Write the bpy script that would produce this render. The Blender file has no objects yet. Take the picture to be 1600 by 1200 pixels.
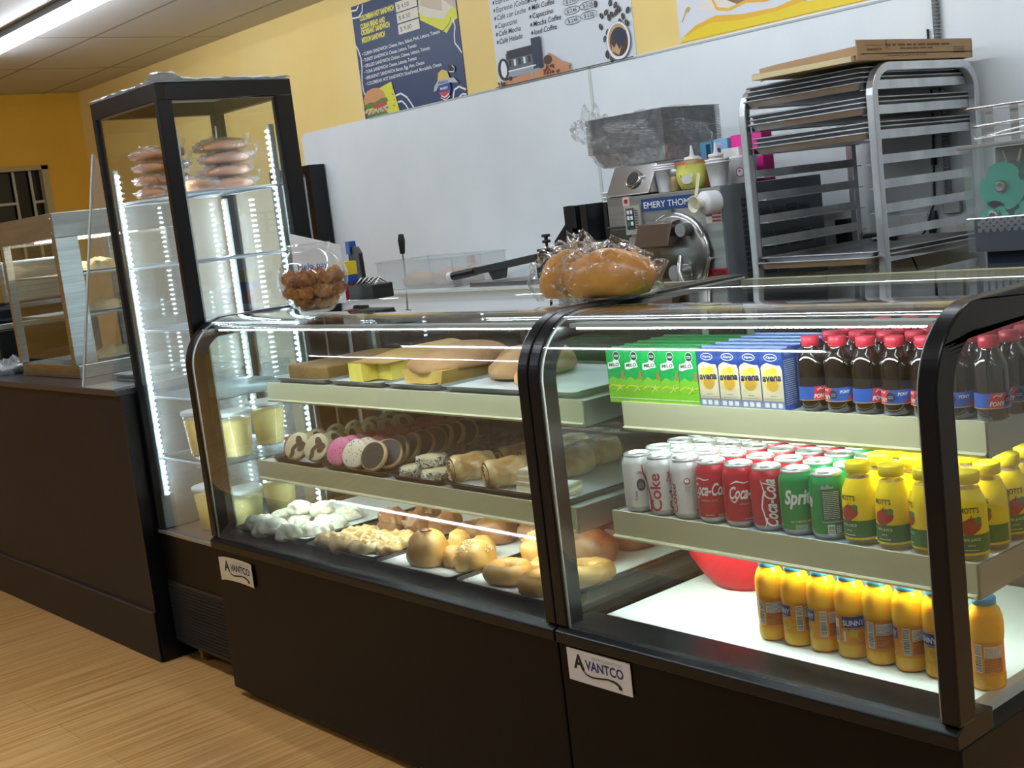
import bpy, bmesh, math, random
from mathutils import Vector, Matrix, noise
from mathutils.geometry import tessellate_polygon
PI = math.pi
random.seed(7)
S = bpy.context.scene
COL = S.collection

# ------------------------------------------------------------------ camera, exposure, world
cam = bpy.data.objects.new('camera', bpy.data.cameras.new('camera'))
COL.objects.link(cam)
FW = Vector((-0.762, 0.633, -0.138)).normalized()
RT = Vector((0.647, 0.753, -0.117)); RT = (RT - FW * RT.dot(FW)).normalized()
UP = RT.cross(FW)
m = Matrix((RT, UP, -FW)).transposed().to_4x4()
m.translation = (1.931, -1.645, 1.364)
cam.matrix_world = m
cam.data.sensor_width = 36.0
cam.data.lens = 1988.3 / 1600 * 36
cam.data.clip_start = 0.02
S.camera = cam
S.view_settings.view_transform = 'Standard'
S.view_settings.look = 'None'
S.view_settings.gamma = 1.0
S.view_settings.use_curve_mapping = False
S.view_settings.exposure = 1.12
S.cycles.transparent_max_bounces = 48
S.cycles.max_bounces = 8
S.cycles.diffuse_bounces = 4
S.cycles.glossy_bounces = 5
S.cycles.caustics_reflective = False
S.cycles.caustics_refractive = False
S.cycles.sample_clamp_indirect = 6.0
S.cycles.use_denoising = True
W = bpy.data.worlds.new('world'); S.world = W
W.use_nodes = True
W.node_tree.nodes['Background'].inputs[0].default_value = (0.8, 0.9, 1.0, 1)
W.node_tree.nodes['Background'].inputs[1].default_value = 0.05

# ------------------------------------------------------------------ materials
def srgb(r, g=None, b=None):
    if g is None:
        r, g, b = (int(r[i:i+2], 16) for i in (0, 2, 4))
    f = lambda c: (c/255/12.92) if c/255 <= 0.04045 else ((c/255+0.055)/1.055)**2.4
    return (f(r), f(g), f(b), 1)
MC = {}
def mat(name, col, rough=0.5, metal=0.0, spec=0.5, coat=0.0, emit=None, es=0.0, trans=0.0, alpha=1.0, sss=0.0):
    if name in MC: return MC[name]
    M = bpy.data.materials.new(name); M.use_nodes = True
    p = M.node_tree.nodes['Principled BSDF']
    c = srgb(col) if isinstance(col, str) else col
    p.inputs['Base Color'].default_value = c
    p.inputs['Roughness'].default_value = rough
    p.inputs['Metallic'].default_value = metal
    p.inputs['Specular IOR Level'].default_value = spec
    p.inputs['Coat Weight'].default_value = coat
    p.inputs['Alpha'].default_value = alpha
    if sss:
        p.inputs['Subsurface Weight'].default_value = sss
        p.inputs['Subsurface Scale'].default_value = 0.02
    if emit:
        p.inputs['Emission Color'].default_value = srgb(emit)
        p.inputs['Emission Strength'].default_value = es
    M.diffuse_color = c
    MC[name] = M
    return M
def nmat(name, c1, c2, scale=8, rough=0.6, metal=0.0, bump=0.0, lo=0.35, hi=0.65, stretch=(1, 1, 1), detail=4, bscale=None, coat=0.0, spec=0.5, sss=0.0):
    """noise blended two colour material"""
    if name in MC: return MC[name]
    M = mat(name, c1, rough, metal, spec, coat, sss=sss)
    nt = M.node_tree; N = nt.nodes; L = nt.links; p = N['Principled BSDF']
    tc = N.new('ShaderNodeTexCoord'); mp = N.new('ShaderNodeMapping'); mp.inputs['Scale'].default_value = stretch
    L.new(tc.outputs['Object'], mp.inputs[0])
    no = N.new('ShaderNodeTexNoise'); no.inputs['Scale'].default_value = scale; no.inputs['Detail'].default_value = detail
    L.new(mp.outputs[0], no.inputs['Vector'])
    cr = N.new('ShaderNodeValToRGB')
    cr.color_ramp.elements[0].position = lo; cr.color_ramp.elements[0].color = srgb(c1)
    cr.color_ramp.elements[1].position = hi; cr.color_ramp.elements[1].color = srgb(c2)
    L.new(no.outputs[0], cr.inputs[0]); L.new(cr.outputs[0], p.inputs['Base Color'])
    if bump:
        n2 = N.new('ShaderNodeTexNoise'); n2.inputs['Scale'].default_value = bscale or scale * 3; n2.inputs['Detail'].default_value = 5
        L.new(mp.outputs[0], n2.inputs['Vector'])
        b = N.new('ShaderNodeBump'); b.inputs['Strength'].default_value = bump; b.inputs['Distance'].default_value = 0.01
        L.new(n2.outputs[0], b.inputs['Height']); L.new(b.outputs[0], p.inputs['Normal'])
    return M
def glass(name, tint=(0.93, 0.97, 0.95), refl=1.0, rough=0.0, base=0.04, bump=0.0, bscale=30, haze=0.0):
    """thin pane: clear transmission plus angle dependent mirror reflection"""
    if name in MC: return MC[name]
    M = bpy.data.materials.new(name); M.use_nodes = True
    nt = M.node_tree; N = nt.nodes; L = nt.links; N.clear()
    out = N.new('ShaderNodeOutputMaterial'); mx = N.new('ShaderNodeMixShader')
    tr = N.new('ShaderNodeBsdfTransparent'); tr.inputs[0].default_value = (*tint, 1)
    gl = N.new('ShaderNodeBsdfGlossy'); gl.inputs['Roughness'].default_value = rough; gl.inputs[0].default_value = (1, 1, 1, 1)
    lw = N.new('ShaderNodeLayerWeight'); lw.inputs[0].default_value = 0.5
    pw = N.new('ShaderNodeMath'); pw.operation = 'POWER'; pw.inputs[1].default_value = 5.0
    L.new(lw.outputs['Facing'], pw.inputs[0])
    ma = N.new('ShaderNodeMath'); ma.operation = 'MULTIPLY_ADD'; ma.inputs[1].default_value = 0.96 * refl; ma.inputs[2].default_value = base * refl
    L.new(pw.outputs[0], ma.inputs[0])
    ma.use_clamp = True
    L.new(ma.outputs[0], mx.inputs[0]); L.new(tr.outputs[0], mx.inputs[1]); L.new(gl.outputs[0], mx.inputs[2])
    last = mx
    if haze:
        df = N.new('ShaderNodeBsdfDiffuse'); df.inputs[0].default_value = (0.9, 0.92, 0.92, 1)
        m2 = N.new('ShaderNodeMixShader'); m2.inputs[0].default_value = haze
        L.new(mx.outputs[0], m2.inputs[1]); L.new(df.outputs[0], m2.inputs[2]); last = m2
    if bump:
        tc = N.new('ShaderNodeTexCoord'); no = N.new('ShaderNodeTexNoise'); no.inputs['Scale'].default_value = bscale; no.inputs['Detail'].default_value = 3
        L.new(tc.outputs['Object'], no.inputs['Vector'])
        b = N.new('ShaderNodeBump'); b.inputs['Strength'].default_value = bump; b.inputs['Distance'].default_value = 0.02
        L.new(no.outputs[0], b.inputs['Height'])
        L.new(b.outputs[0], gl.inputs['Normal']); L.new(b.outputs[0], lw.inputs['Normal'])
    L.new(last.outputs[0], out.inputs[0])
    M.diffuse_color = (0.8, 0.9, 0.9, 0.3)
    MC[name] = M
    return M
def light(name, col, strength):
    if name in MC: return MC[name]
    M = bpy.data.materials.new(name); M.use_nodes = True
    nt = M.node_tree; N = nt.nodes; N.clear()
    o = N.new('ShaderNodeOutputMaterial'); e = N.new('ShaderNodeEmission')
    e.inputs[0].default_value = srgb(col); e.inputs[1].default_value = strength
    nt.links.new(e.outputs[0], o.inputs[0]); MC[name] = M
    return M

# ------------------------------------------------------------------ mesh helpers
def clipx(poly, x, keep_left):
    out = []
    for i in range(len(poly)):
        a, b = poly[i], poly[(i+1) % len(poly)]
        ia = (a[0] <= x) == keep_left or a[0] == x
        ib = (b[0] <= x) == keep_left or b[0] == x
        if ia: out.append(a)
        if ia != ib and a[0] != b[0]:
            t = (x - a[0]) / (b[0] - a[0]); out.append((x, a[1] + t * (b[1] - a[1])))
    return out
TXT = {}
def text_tris(s, bold=0.0, shear=0.0):
    k = (s, bold, shear)
    if k in TXT: return TXT[k]
    cu = bpy.data.curves.new('lettering', 'FONT'); cu.body = s; cu.size = 1.0; cu.offset = bold; cu.shear = shear
    cu.resolution_u = 3
    ob = bpy.data.objects.new('lettering', cu)
    me = bpy.data.meshes.new_from_object(ob)
    me.calc_loop_triangles()
    v = [(p.co.x, p.co.y) for p in me.vertices]
    t = [[v[i] for i in lt.vertices] for lt in me.loop_triangles]
    bpy.data.objects.remove(ob); bpy.data.meshes.remove(me); bpy.data.curves.remove(cu)
    xs = [p[0] for tr in t for p in tr] or [0]
    TXT[k] = (t, min(xs), max(xs))
    return TXT[k]

class MB:
    def __init__(s): s.v = []; s.f = []; s.m = []; s.sm = []
    def add(s, vs, fs, m=0, smooth=False):
        b = len(s.v); s.v += [tuple(v) for v in vs]
        for f in fs: s.f.append(tuple(b+i for i in f)); s.m.append(m); s.sm.append(smooth)
        return s
    def box(s, x0, y0, z0, x1, y1, z1, m=0, M=None):
        vs = [(x, y, z) for x in (x0, x1) for y in (y0, y1) for z in (z0, z1)]
        if M: vs = [M @ Vector(v) for v in vs]
        return s.add(vs, [(0,1,3,2),(4,6,7,5),(0,4,5,1),(2,3,7,6),(0,2,6,4),(1,5,7,3)], m)
    def quad(s, a, b, c, d, m=0): return s.add([a, b, c, d], [(0,1,2,3)], m)
    def extrude(s, prof, axis, a, b, m=0, smooth=False, caps=True):
        """prof: 2D list; axis x: (y,z); y: (x,z); z: (x,y)"""
        def P(p, t): return {'x': (t, p[0], p[1]), 'y': (p[0], t, p[1]), 'z': (p[0], p[1], t)}[axis]
        n = len(prof); vs = [P(p, a) for p in prof] + [P(p, b) for p in prof]
        s.add(vs, [(i, (i+1) % n, n+(i+1) % n, n+i) for i in range(n)], m, smooth)
        if caps:
            tr = tessellate_polygon([[Vector((p[0], p[1], 0)) for p in prof]])
            s.add(vs, [tuple(t) for t in tr] + [tuple(n+i for i in t) for t in tr], m)
        return s
    def tube(s, pts, r, m=0, n=8, caps=True, closed=False, sq=False):
        pts = [Vector(p) for p in pts]; N = len(pts); rings = []
        up = None
        for i, p in enumerate(pts):
            a = pts[i-1] if (i or closed) else p
            b = pts[(i+1) % N] if (i < N-1 or closed) else p
            t = (b-a).normalized()
            if up is None:
                up = Vector((0, 0, 1)) if abs(t.z) < 0.9 else Vector((0, 1, 0))
            u = up - t * up.dot(t)
            if u.length < 1e-4: u = t.orthogonal()
            u.normalize(); up = u; w = t.cross(u)
            rr = r[i] if isinstance(r, (list, tuple)) else r
            off = PI/4 if sq else 0
            rings.append([p + rr*(math.cos(2*PI*k/n+off)*u + math.sin(2*PI*k/n+off)*w) for k in range(n)])
        vs = [v for R in rings for v in R]; fs = []
        for i in range(N if closed else N-1):
            j = (i+1) % N
            for k in range(n): fs.append((i*n+k, i*n+(k+1) % n, j*n+(k+1) % n, j*n+k))
        s.add(vs, fs, m, not sq)
        if caps and not closed:
            s.add(rings[0], [tuple(range(n))], m); s.add(rings[-1], [tuple(range(n))], m)
        return s
    def lathe(s, prof, c=(0, 0, 0), n=24, m=0, sx=1, sy=1, smooth=True, M=None):
        """prof [(r,z)] bottom to top"""
        vs = []
        for r, z in prof:
            for k in range(n):
                a = 2*PI*k/n; v = Vector((c[0]+r*sx*math.cos(a), c[1]+r*sy*math.sin(a), c[2]+z))
                vs.append(M @ v if M else v)
        fs = []
        for i in range(len(prof)-1):
            for k in range(n): fs.append((i*n+k, i*n+(k+1) % n, (i+1)*n+(k+1) % n, (i+1)*n+k))
        s.add(vs, fs, m, smooth)
        if prof[0][0] > 1e-5: s.add(vs[:n], [tuple(range(n))], m)
        if prof[-1][0] > 1e-5: s.add(vs[-n:], [tuple(range(n))], m)
        return s
    def blob(s, c, r, m=0, n=20, k=12, amp=0.12, freq=2.0, seed=0, flat=0.35, power=1.0, M=None, wr=0):
        """lumpy loaf/bun, flattened underneath; wr adds radial folds"""
        vs = []; sd = Vector((seed*3.1, seed*1.7, seed*0.9))
        for i in range(k+1):
            th = PI*i/k
            for j in range(n):
                ph = 2*PI*j/n
                d = Vector((math.sin(th)*math.cos(ph), math.sin(th)*math.sin(ph), -math.cos(th)))
                q = 1 + amp*noise.noise(d*freq+sd)*2 + (wr*math.sin(ph*9+d.z*3+seed)*math.sin(th) if wr else 0)
                z = d.z
                if z < -flat: z = -flat + (z+flat)*0.15
                v = Vector((c[0]+r[0]*d.x*q, c[1]+r[1]*d.y*q, c[2]+r[2]*(z+flat)*q/(1+flat)*1.0))
                vs.append(M @ v if M else v)
        fs = [(i*n+j, i*n+(j+1) % n, (i+1)*n+(j+1) % n, (i+1)*n+j) for i in range(k) for j in range(n)]
        return s.add(vs, fs, m, True)
    def ring(s, c, R, r, m=0, n=28, k=12, amp=0.1, freq=3, seed=0, sy=1.0, tw=0, sz=0.8):
        vs = []; sd = Vector((seed*2.3, seed, 0))
        for i in range(n):
            a = 2*PI*i/n
            for j in range(k):
                b = 2*PI*j/k
                q = r*(1+amp*2*noise.noise(Vector((math.cos(a)*freq, math.sin(a)*freq, math.sin(b)))+sd) + (0.16*math.sin(a*tw+b*2) if tw else 0))
                rr = R + q*math.cos(b)
                vs.append((c[0]+rr*math.cos(a), c[1]+rr*math.sin(a)*sy, c[2]+r*sz+q*sz*math.sin(b)))
        fs = [(i*k+j, i*k+(j+1) % k, ((i+1) % n)*k+(j+1) % k, ((i+1) % n)*k+j) for i in range(n) for j in range(k)]
        return s.add(vs, fs, m, True)
    def build(s, name, mats, parent=None, bevel=0.0, thing_loc=None, weld=False):
        me = bpy.data.meshes.new(name)
        off = Vector(parent.location) if parent is not None else Vector((0, 0, 0))
        if parent is not None and parent.parent is not None: off += Vector(parent.parent.location)
        if thing_loc is not None: off = Vector(thing_loc)
        me.from_pydata([Vector(v)-off for v in s.v], [], s.f)
        if not isinstance(mats, (list, tuple)): mats = [mats]
        for q in mats: me.materials.append(q)
        me.polygons.foreach_set('material_index', s.m)
        me.polygons.foreach_set('use_smooth', s.sm)
        if weld or bevel:
            bm = bmesh.new(); bm.from_mesh(me)
            bmesh.ops.remove_doubles(bm, verts=bm.verts, dist=1e-5)
            bmesh.ops.recalc_face_normals(bm, faces=bm.faces)
            bm.to_mesh(me); bm.free()
        me.update()
        o = bpy.data.objects.new(name, me); COL.objects.link(o)
        if parent is not None: o.parent = parent
        if thing_loc is not None: o.location = thing_loc
        if bevel:
            b = o.modifiers.new('bevel', 'BEVEL'); b.width = bevel; b.segments = 2; b.limit_method = 'ANGLE'; b.harden_normals = False
        return o

class Dec:
    """draws flat art on a mapped surface of an MB"""
    def __init__(s, mb, fn, dx=None): s.mb = mb; s.fn = fn; s.dx = dx; s.o = 0.0006; s.step = 0.00015
    def tri(s, polys, m):
        for p in polys:
            if s.dx:
                x0 = min(q[0] for q in p); x1 = max(q[0] for q in p); k = math.floor(x0/s.dx)
                while k*s.dx < x1:
                    c = clipx(clipx(p, k*s.dx, False), (k+1)*s.dx, True)
                    if len(c) > 2: s.mb.add([s.fn(a, b, s.o) for a, b in c], [tuple(range(len(c)))], m)
                    k += 1
            else: s.mb.add([s.fn(a, b, s.o) for a, b in p], [tuple(range(len(p)))], m)
    def up(s): s.o += s.step
    def poly(s, pts, m):
        s.up(); tr = tessellate_polygon([[Vector((p[0], p[1], 0)) for p in pts]])
        s.tri([[pts[i] for i in t] for t in tr], m)
    def rect(s, x0, y0, x1, y1, m): s.up(); s.tri([[(x0, y0), (x1, y0), (x1, y1), (x0, y1)]], m)
    def ell(s, cx, cy, rx, ry, m, n=20, rot=0):
        c, q = math.cos(rot), math.sin(rot)
        s.poly([(cx+rx*math.cos(2*PI*k/n)*c-ry*math.sin(2*PI*k/n)*q, cy+rx*math.cos(2*PI*k/n)*q+ry*math.sin(2*PI*k/n)*c) for k in range(n)], m)
    def stroke(s, pts, w, m):
        s.up()
        for i in range(len(pts)-1):
            a, b = pts[i], pts[i+1]; L = math.hypot(b[0]-a[0], b[1]-a[1]) or 1
            wa = w[i] if isinstance(w, list) else w; wb = w[i+1] if isinstance(w, list) else w
            nx, ny = -(b[1]-a[1])/L, (b[0]-a[0])/L
            s.tri([[(a[0]-nx*wa/2, a[1]-ny*wa/2), (b[0]-nx*wb/2, b[1]-ny*wb/2), (b[0]+nx*wb/2, b[1]+ny*wb/2), (a[0]+nx*wa/2, a[1]+ny*wa/2)]], m)
    def text(s, t, x, y, size, m, bold=0.0, shear=0.0, rot=0, align='L', width=None, arc=None):
        s.up(); tr, x0, x1 = text_tris(t, bold, shear)
        sx = size
        if width: sx = width/(x1-x0)
        ox = {'L': -x0*sx, 'C': -(x0+x1)/2*sx, 'R': -x1*sx}[align]
        c, q = math.cos(rot), math.sin(rot); P = []
        for T in tr:
            U = []
            for a, b in T:
                u, v = a*sx+ox, b*size
                if arc: v += arc*(u*u)
                U.append((x+u*c-v*q, y+u*q+v*c))
            P.append(U)
        s.tri(P, m)
    def fine(s, x0, y0, x1, y1, rows, m, seed=1, fill=0.5):
        r = random.Random(seed); h = (y1-y0)/rows
        s.up(); P = []
        for i in range(rows):
            x = x0
            while x < x1:
                w = r.uniform(0.04, 0.22)*(x1-x0); xe = min(x1, x+w)
                P.append([(x, y0+i*h), (xe, y0+i*h), (xe, y0+i*h+h*fill), (x, y0+i*h+h*fill)]); x = xe+0.025*(x1-x0)
        s.tri(P, m)
    def bars(s, x0, y0, x1, y1, m, n=16, seed=3, vert=False):
        r = random.Random(seed); s.up(); P = []; t = 0.0
        while t < 1:
            w = r.uniform(0.3, 1.1)/n
            if vert: P.append([(x0, y0+(y1-y0)*t), (x1, y0+(y1-y0)*t), (x1, y0+(y1-y0)*min(1, t+w)), (x0, y0+(y1-y0)*min(1, t+w))])
            else: P.append([(x0+(x1-x0)*t, y0), (x0+(x1-x0)*min(1, t+w), y0), (x0+(x1-x0)*min(1, t+w), y1), (x0+(x1-x0)*t, y1)])
            t += w + r.uniform(0.3, 0.9)/n
        s.tri(P, m)
def planeY(x0, y, z0): return lambda u, v, o: (x0+u, y-o, z0+v)      # faces the camera side (-Y)
def planeX(x, y0, z0): return lambda u, v, o: (x+o, y0+u, z0+v)      # faces +X
def cylmap(R, a0=0.0, z0=0.0, cx=0, cy=0):
    def f(u, v, o):
        a = a0+u/R; return (cx+(R+o)*math.sin(a), cy-(R+o)*math.cos(a), z0+v)
    return f

def tag(o, label=None, cat=None, group=None, kind=None):
    if label: o['label'] = label
    if cat: o['category'] = cat
    if group: o['group'] = group
    if kind: o['kind'] = kind
    return o
def thing(name, label, cat, loc=(0, 0, 0), group=None, rz=0):
    o = bpy.data.objects.new(name, None); COL.objects.link(o)
    o.empty_display_size = 0.05
    o.location = loc; o.rotation_euler = (0, 0, rz)
    return tag(o, label, cat, group)
KIDS = {}
def kids(o):
    if o.name not in KIDS: KIDS[o.name] = list(o.children)
    return KIDS[o.name]
def dup(root, loc, rz=0.0, label=None, group=None, sc=None, rot=None):
    r = root.copy(); COL.objects.link(r); r.location = loc
    r.rotation_euler = rot if rot else (0, 0, rz)
    if sc: r.scale = (sc, sc, sc) if not isinstance(sc, tuple) else sc
    if label: r['label'] = label
    if group: r['group'] = group
    for ch in kids(root):
        c = ch.copy(); COL.objects.link(c); c.parent = r
        for g in kids(ch):
            d = g.copy(); COL.objects.link(d); d.parent = c
    return r
class Placer:
    """first call moves the prototype itself, later calls copy it"""
    def __init__(s, proto, group=None): s.p = proto; s.n = 0; s.g = group
    def at(s, loc, rz=0.0, label=None, sc=None, rot=None):
        if s.n == 0:
            o = s.p; kids(o)
            for c in kids(o): kids(c)
            if s.g: o['group'] = s.g
            if label: o['label'] = label
            o.location = loc; o.rotation_euler = rot if rot else (0, 0, rz)
            if sc: o.scale = (sc, sc, sc) if not isinstance(sc, tuple) else sc
        else: o = dup(s.p, loc, rz, label, s.g, sc or (1.0, 1.0, 1.0), rot)
        s.n += 1
        return o
ORD = ['first', 'second', 'third', 'fourth', 'fifth', 'sixth', 'seventh', 'eighth', 'ninth', 'tenth', 'eleventh', 'twelfth']
def arc(cy, cz, r, a0, a1, n=8):
    return [(cy+r*math.cos(math.radians(a0+(a1-a0)*i/n)), cz+r*math.sin(math.radians(a0+(a1-a0)*i/n))) for i in range(n+1)]

# shared materials
BLK = mat('black_laminate', '0d0c0d', 0.34, spec=0.15)
BLKM = mat('black_enamel', '0a0d12', 0.28, spec=0.35)
STEEL = nmat('brushed_steel', 'a9aaa8', 'c4c5c3', 6, 0.3, 1.0, stretch=(1, 1, 30))
STEELD = mat('dull_steel', 'a5a7a5', 0.42, 1.0)
ALU = nmat('aluminium', 'b9bdbf', 'd6d9da', 5, 0.33, 0.85, stretch=(2, 2, 0.4))
CHROME = mat('chrome', 'd8dadb', 0.12, 1.0)
WHT = mat('white_plastic', 'e9ecea', 0.4)
PAPER = mat('white_paper', 'dfe3e2', 0.7)
PANE = glass('clear_pane', (0.955, 0.985, 0.975), 0.8)
PANEC = glass('curved_pane', (0.95, 0.985, 0.97), 1.3)
ACRYL = glass('clear_acrylic', (0.95, 0.97, 0.97), 0.9, haze=0.05)
PLASTIC = glass('clear_film', (0.97, 0.97, 0.97), 1.0, 0.12, 0.10, bump=1.0, bscale=45, haze=0.05)
LED = light('led_white', 'e8f6ff', 60.0)
LEDT = light('led_white_tower', 'dff2ff', 34.0)
TUBE = light('tube_white', 'eaf2ff', 18.0)
BLACKP = mat('black_plastic', '0d0e10', 0.4)
YEL = mat('ink_yellow', 'e9d23c', 0.5)
RED = mat('ink_red', 'b3122a', 0.35)
INKB = mat('ink_black', '17181c', 0.5)
INKW = mat('ink_white', 'e8ecee', 0.5)
INKG = mat('ink_grey', '6b7074', 0.5)
NAVY = mat('ink_navy', '1f3f78', 0.5)

# ------------------------------------------------------------------ room
def floor_mat():
    M = mat('plank_floor', 'c79a5b', 0.32)
    nt = M.node_tree; N = nt.nodes; L = nt.links; p = N['Principled BSDF']
    tc = N.new('ShaderNodeTexCoord')
    sep = N.new('ShaderNodeSeparateXYZ'); L.new(tc.outputs['Object'], sep.inputs[0])
    cb = N.new('ShaderNodeCombineXYZ'); L.new(sep.outputs['Y'], cb.inputs['X']); L.new(sep.outputs['X'], cb.inputs['Y'])
    br = N.new('ShaderNodeTexBrick'); br.inputs['Scale'].default_value = 1.0
    br.inputs['Brick Width'].default_value = 1.2; br.inputs['Row Height'].default_value = 0.18
    br.inputs['Mortar Size'].default_value = 0.0012; br.inputs['Color1'].default_value = srgb('ecb871')
    br.inputs['Color2'].default_value = srgb('dca259'); br.inputs['Mortar'].default_value = srgb('95652f'); br.offset = 0.37
    L.new(cb.outputs[0], br.inputs['Vector'])
    mp = N.new('ShaderNodeMapping'); mp.inputs['Scale'].default_value = (38, 1.3, 1); L.new(tc.outputs['Object'], mp.inputs[0])
    no = N.new('ShaderNodeTexNoise'); no.inputs['Scale'].default_value = 1.6; no.inputs['Detail'].default_value = 6; L.new(mp.outputs[0], no.inputs['Vector'])
    cr = N.new('ShaderNodeValToRGB'); cr.color_ramp.elements[0].position = 0.36; cr.color_ramp.elements[0].color = srgb('c98b45')
    cr.color_ramp.elements[1].position = 0.6; cr.color_ramp.elements[1].color = srgb('f9cb88'); L.new(no.outputs[0], cr.inputs[0])
    mx = N.new('ShaderNodeMix'); mx.data_type = 'RGBA'; mx.inputs[0].default_value = 0.55
    L.new(br.outputs[0], mx.inputs[6]); L.new(cr.outputs[0], mx.inputs[7]); L.new(mx.outputs[2], p.inputs['Base Color'])
    return M
def ceil_mat():
    M = mat('ceiling_tile', 'c9c9c4', 0.9)
    nt = M.node_tree; N = nt.nodes; L = nt.links; p = N['Principled BSDF']
    tc = N.new('ShaderNodeTexCoord'); mp = N.new('ShaderNodeMapping'); mp.inputs['Location'].default_value = (6.65, -1.0, 0)
    L.new(tc.outputs['Object'], mp.inputs[0])
    br = N.new('ShaderNodeTexBrick'); br.inputs['Scale'].default_value = 1.0; br.offset = 0.0; br.inputs['Brick Width'].default_value = 1.19
    br.inputs['Row Height'].default_value = 0.61; br.inputs['Mortar Size'].default_value = 0.012; br.inputs['Mortar Smooth'].default_value = 0.3
    br.inputs['Color1'].default_value = srgb('cbcac6'); br.inputs['Color2'].default_value = srgb('c4c3bf'); br.inputs['Mortar'].default_value = srgb('96928a')
    L.new(mp.outputs[0], br.inputs['Vector']); L.new(br.outputs[0], p.inputs['Base Color'])
    return M
YWALL = nmat('yellow_paint', 'f0d68c', 'edcf7e', 1.5, 0.6, bump=0.05, bscale=200)
def struct(name, mb, m, **k):
    o = mb.build(name, m, **k); o['kind'] = 'structure'; return o
X0, X1, Y0, Y1, ZC = -7.92, 4.4, -5.0, 2.5, 2.63
struct('floor', MB().box(X0, Y0, -0.05, X1, Y1, 0), floor_mat())
struct('ceiling', MB().box(X0, Y0, ZC, X1, Y1, ZC+0.05), ceil_mat())
struct('wall_back', MB().box(X0, Y1, 0, X1, Y1+0.1, ZC), YWALL)
GWALL = mat('grey_paint', 'bcc6cc', 0.7)
struct('wall_right', MB().box(X1, Y0, 0, X1+0.1, Y1, ZC), GWALL)
struct('wall_front', MB().box(X0, Y0-0.1, 0, X1, Y0, ZC), GWALL)
wl = MB()
WY0, WY1, WZ0, WZ1 = 0.9, 2.165, 1.2, 2.09
wl.box(X0-0.1, Y0, 0, X0, WY0, ZC); wl.box(X0-0.1, WY1, 0, X0, Y1, ZC); wl.box(X0-0.1, WY0, 0, X0, WY1, WZ0); wl.box(X0-0.1, WY0, WZ1, X0, WY1, ZC)
struct('wall_left', wl, nmat('golden_paint', 'eab93c', 'e2b035', 1.5, 0.6))
win = struct('window_1', MB().box(X0-0.075, WY0, WZ0, X0-0.065, WY1, WZ1), mat('night_glass', '0c0e12', 0.08))
wf = MB()
for a, b, c, d in ((WY0, WZ0, WY0+0.05, WZ1), (WY1-0.05, WZ0, WY1, WZ1), (WY0, WZ0, WY1, WZ0+0.05), (WY0, WZ1-0.03, WY1, WZ1)):
    wf.box(X0-0.06, a, b, X0+0.012, c, d)
wf.build('window_frame', mat('frame_cream', 'b3a67c', 0.6), win)
wm = MB()
for y in (1.20, 1.36, 1.50, 1.70, 1.905, 2.035): wm.box(X0-0.045, y-0.009, WZ0, X0-0.03, y+0.009, WZ1)
for a, b in ((1.2, 1.36), (1.5, 1.905), (2.035, WY1-0.04)): wm.box(X0-0.044, a, 1.81, X0-0.031, b, 1.83)
wm.build('window_bars', mat('bar_cream', 'b9b39c', 0.5), win)

# white wall sheeting on the back wall
FRP = nmat('white_wall_sheet', 'e0e8e9', 'e8efef', 2, 0.35, bump=0.06, bscale=150)
zt = 1.93
pr = [(-4.74, 0.1)] + [(-4.74, zt-0.03)] + [(-4.71, zt)] + [(X1-0.01, zt+0.03), (X1-0.01, 0.1)]
struct('trim_1', MB().extrude(pr, 'y', Y1-0.006, Y1), FRP)
sm = MB(); sm.box(-2.257, Y1-0.010, 0.1, -2.241, Y1-0.006, zt+0.005)
struct('trim_2', sm, mat('batten', 'c9cfc9', 0.5))
struct('trim_3', MB().box(-4.0, Y1-0.010, zt-0.002, X1-0.01, Y1-0.0062, zt+0.006), mat('top_trim', 'b5bcb9', 0.5))

# ceiling fixtures (the one in view at the far left of the picture, the others over the customer floor)
def fixture(x0, x1, y, label, hook=False):
    t = thing('ceiling_light', label, 'ceiling light', ((x0+x1)/2, y, ZC), 'linear ceiling lights')
    MB().box(x0, y-0.055, ZC-0.035, x1, y+0.055, ZC-0.001).build('housing', mat('fixture_grey', '6f7473', 0.5), t)
    MB().tube([(x0+0.02, y, ZC-0.06), (x1-0.02, y, ZC-0.06)], 0.028, n=10).build('light_tube', TUBE, t)
    if hook:
        c = MB(); c.tube([(x0+0.02, y, ZC-0.09)] + [(x0+0.02+0.0*i, y+0.04*math.sin(i*PI/6), ZC-0.12-0.05*(1-math.cos(i*PI/6))/2) for i in range(7)], 0.007, n=6)
        c.build('pull_hook', WHT, t)
fixture(-6.05, -3.3, 1.05, 'long white tube light on the ceiling above the far left counter', True)
fixture(-3.0, -0.6, -1.0, 'long white tube light on the ceiling over the customer floor')
fixture(0.2, 2.6, -1.0, 'long white tube light on the ceiling over the display cases')
fixture(-5.8, -3.4, -2.6, 'long white tube light on the ceiling far out over the floor')
fixture(0.4, 2.8, 1.15, 'long white tube light on the ceiling above the work aisle')
fixture(-2.4, 0.0, 1.15, 'long white tube light on the ceiling above the bread machine')

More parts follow.
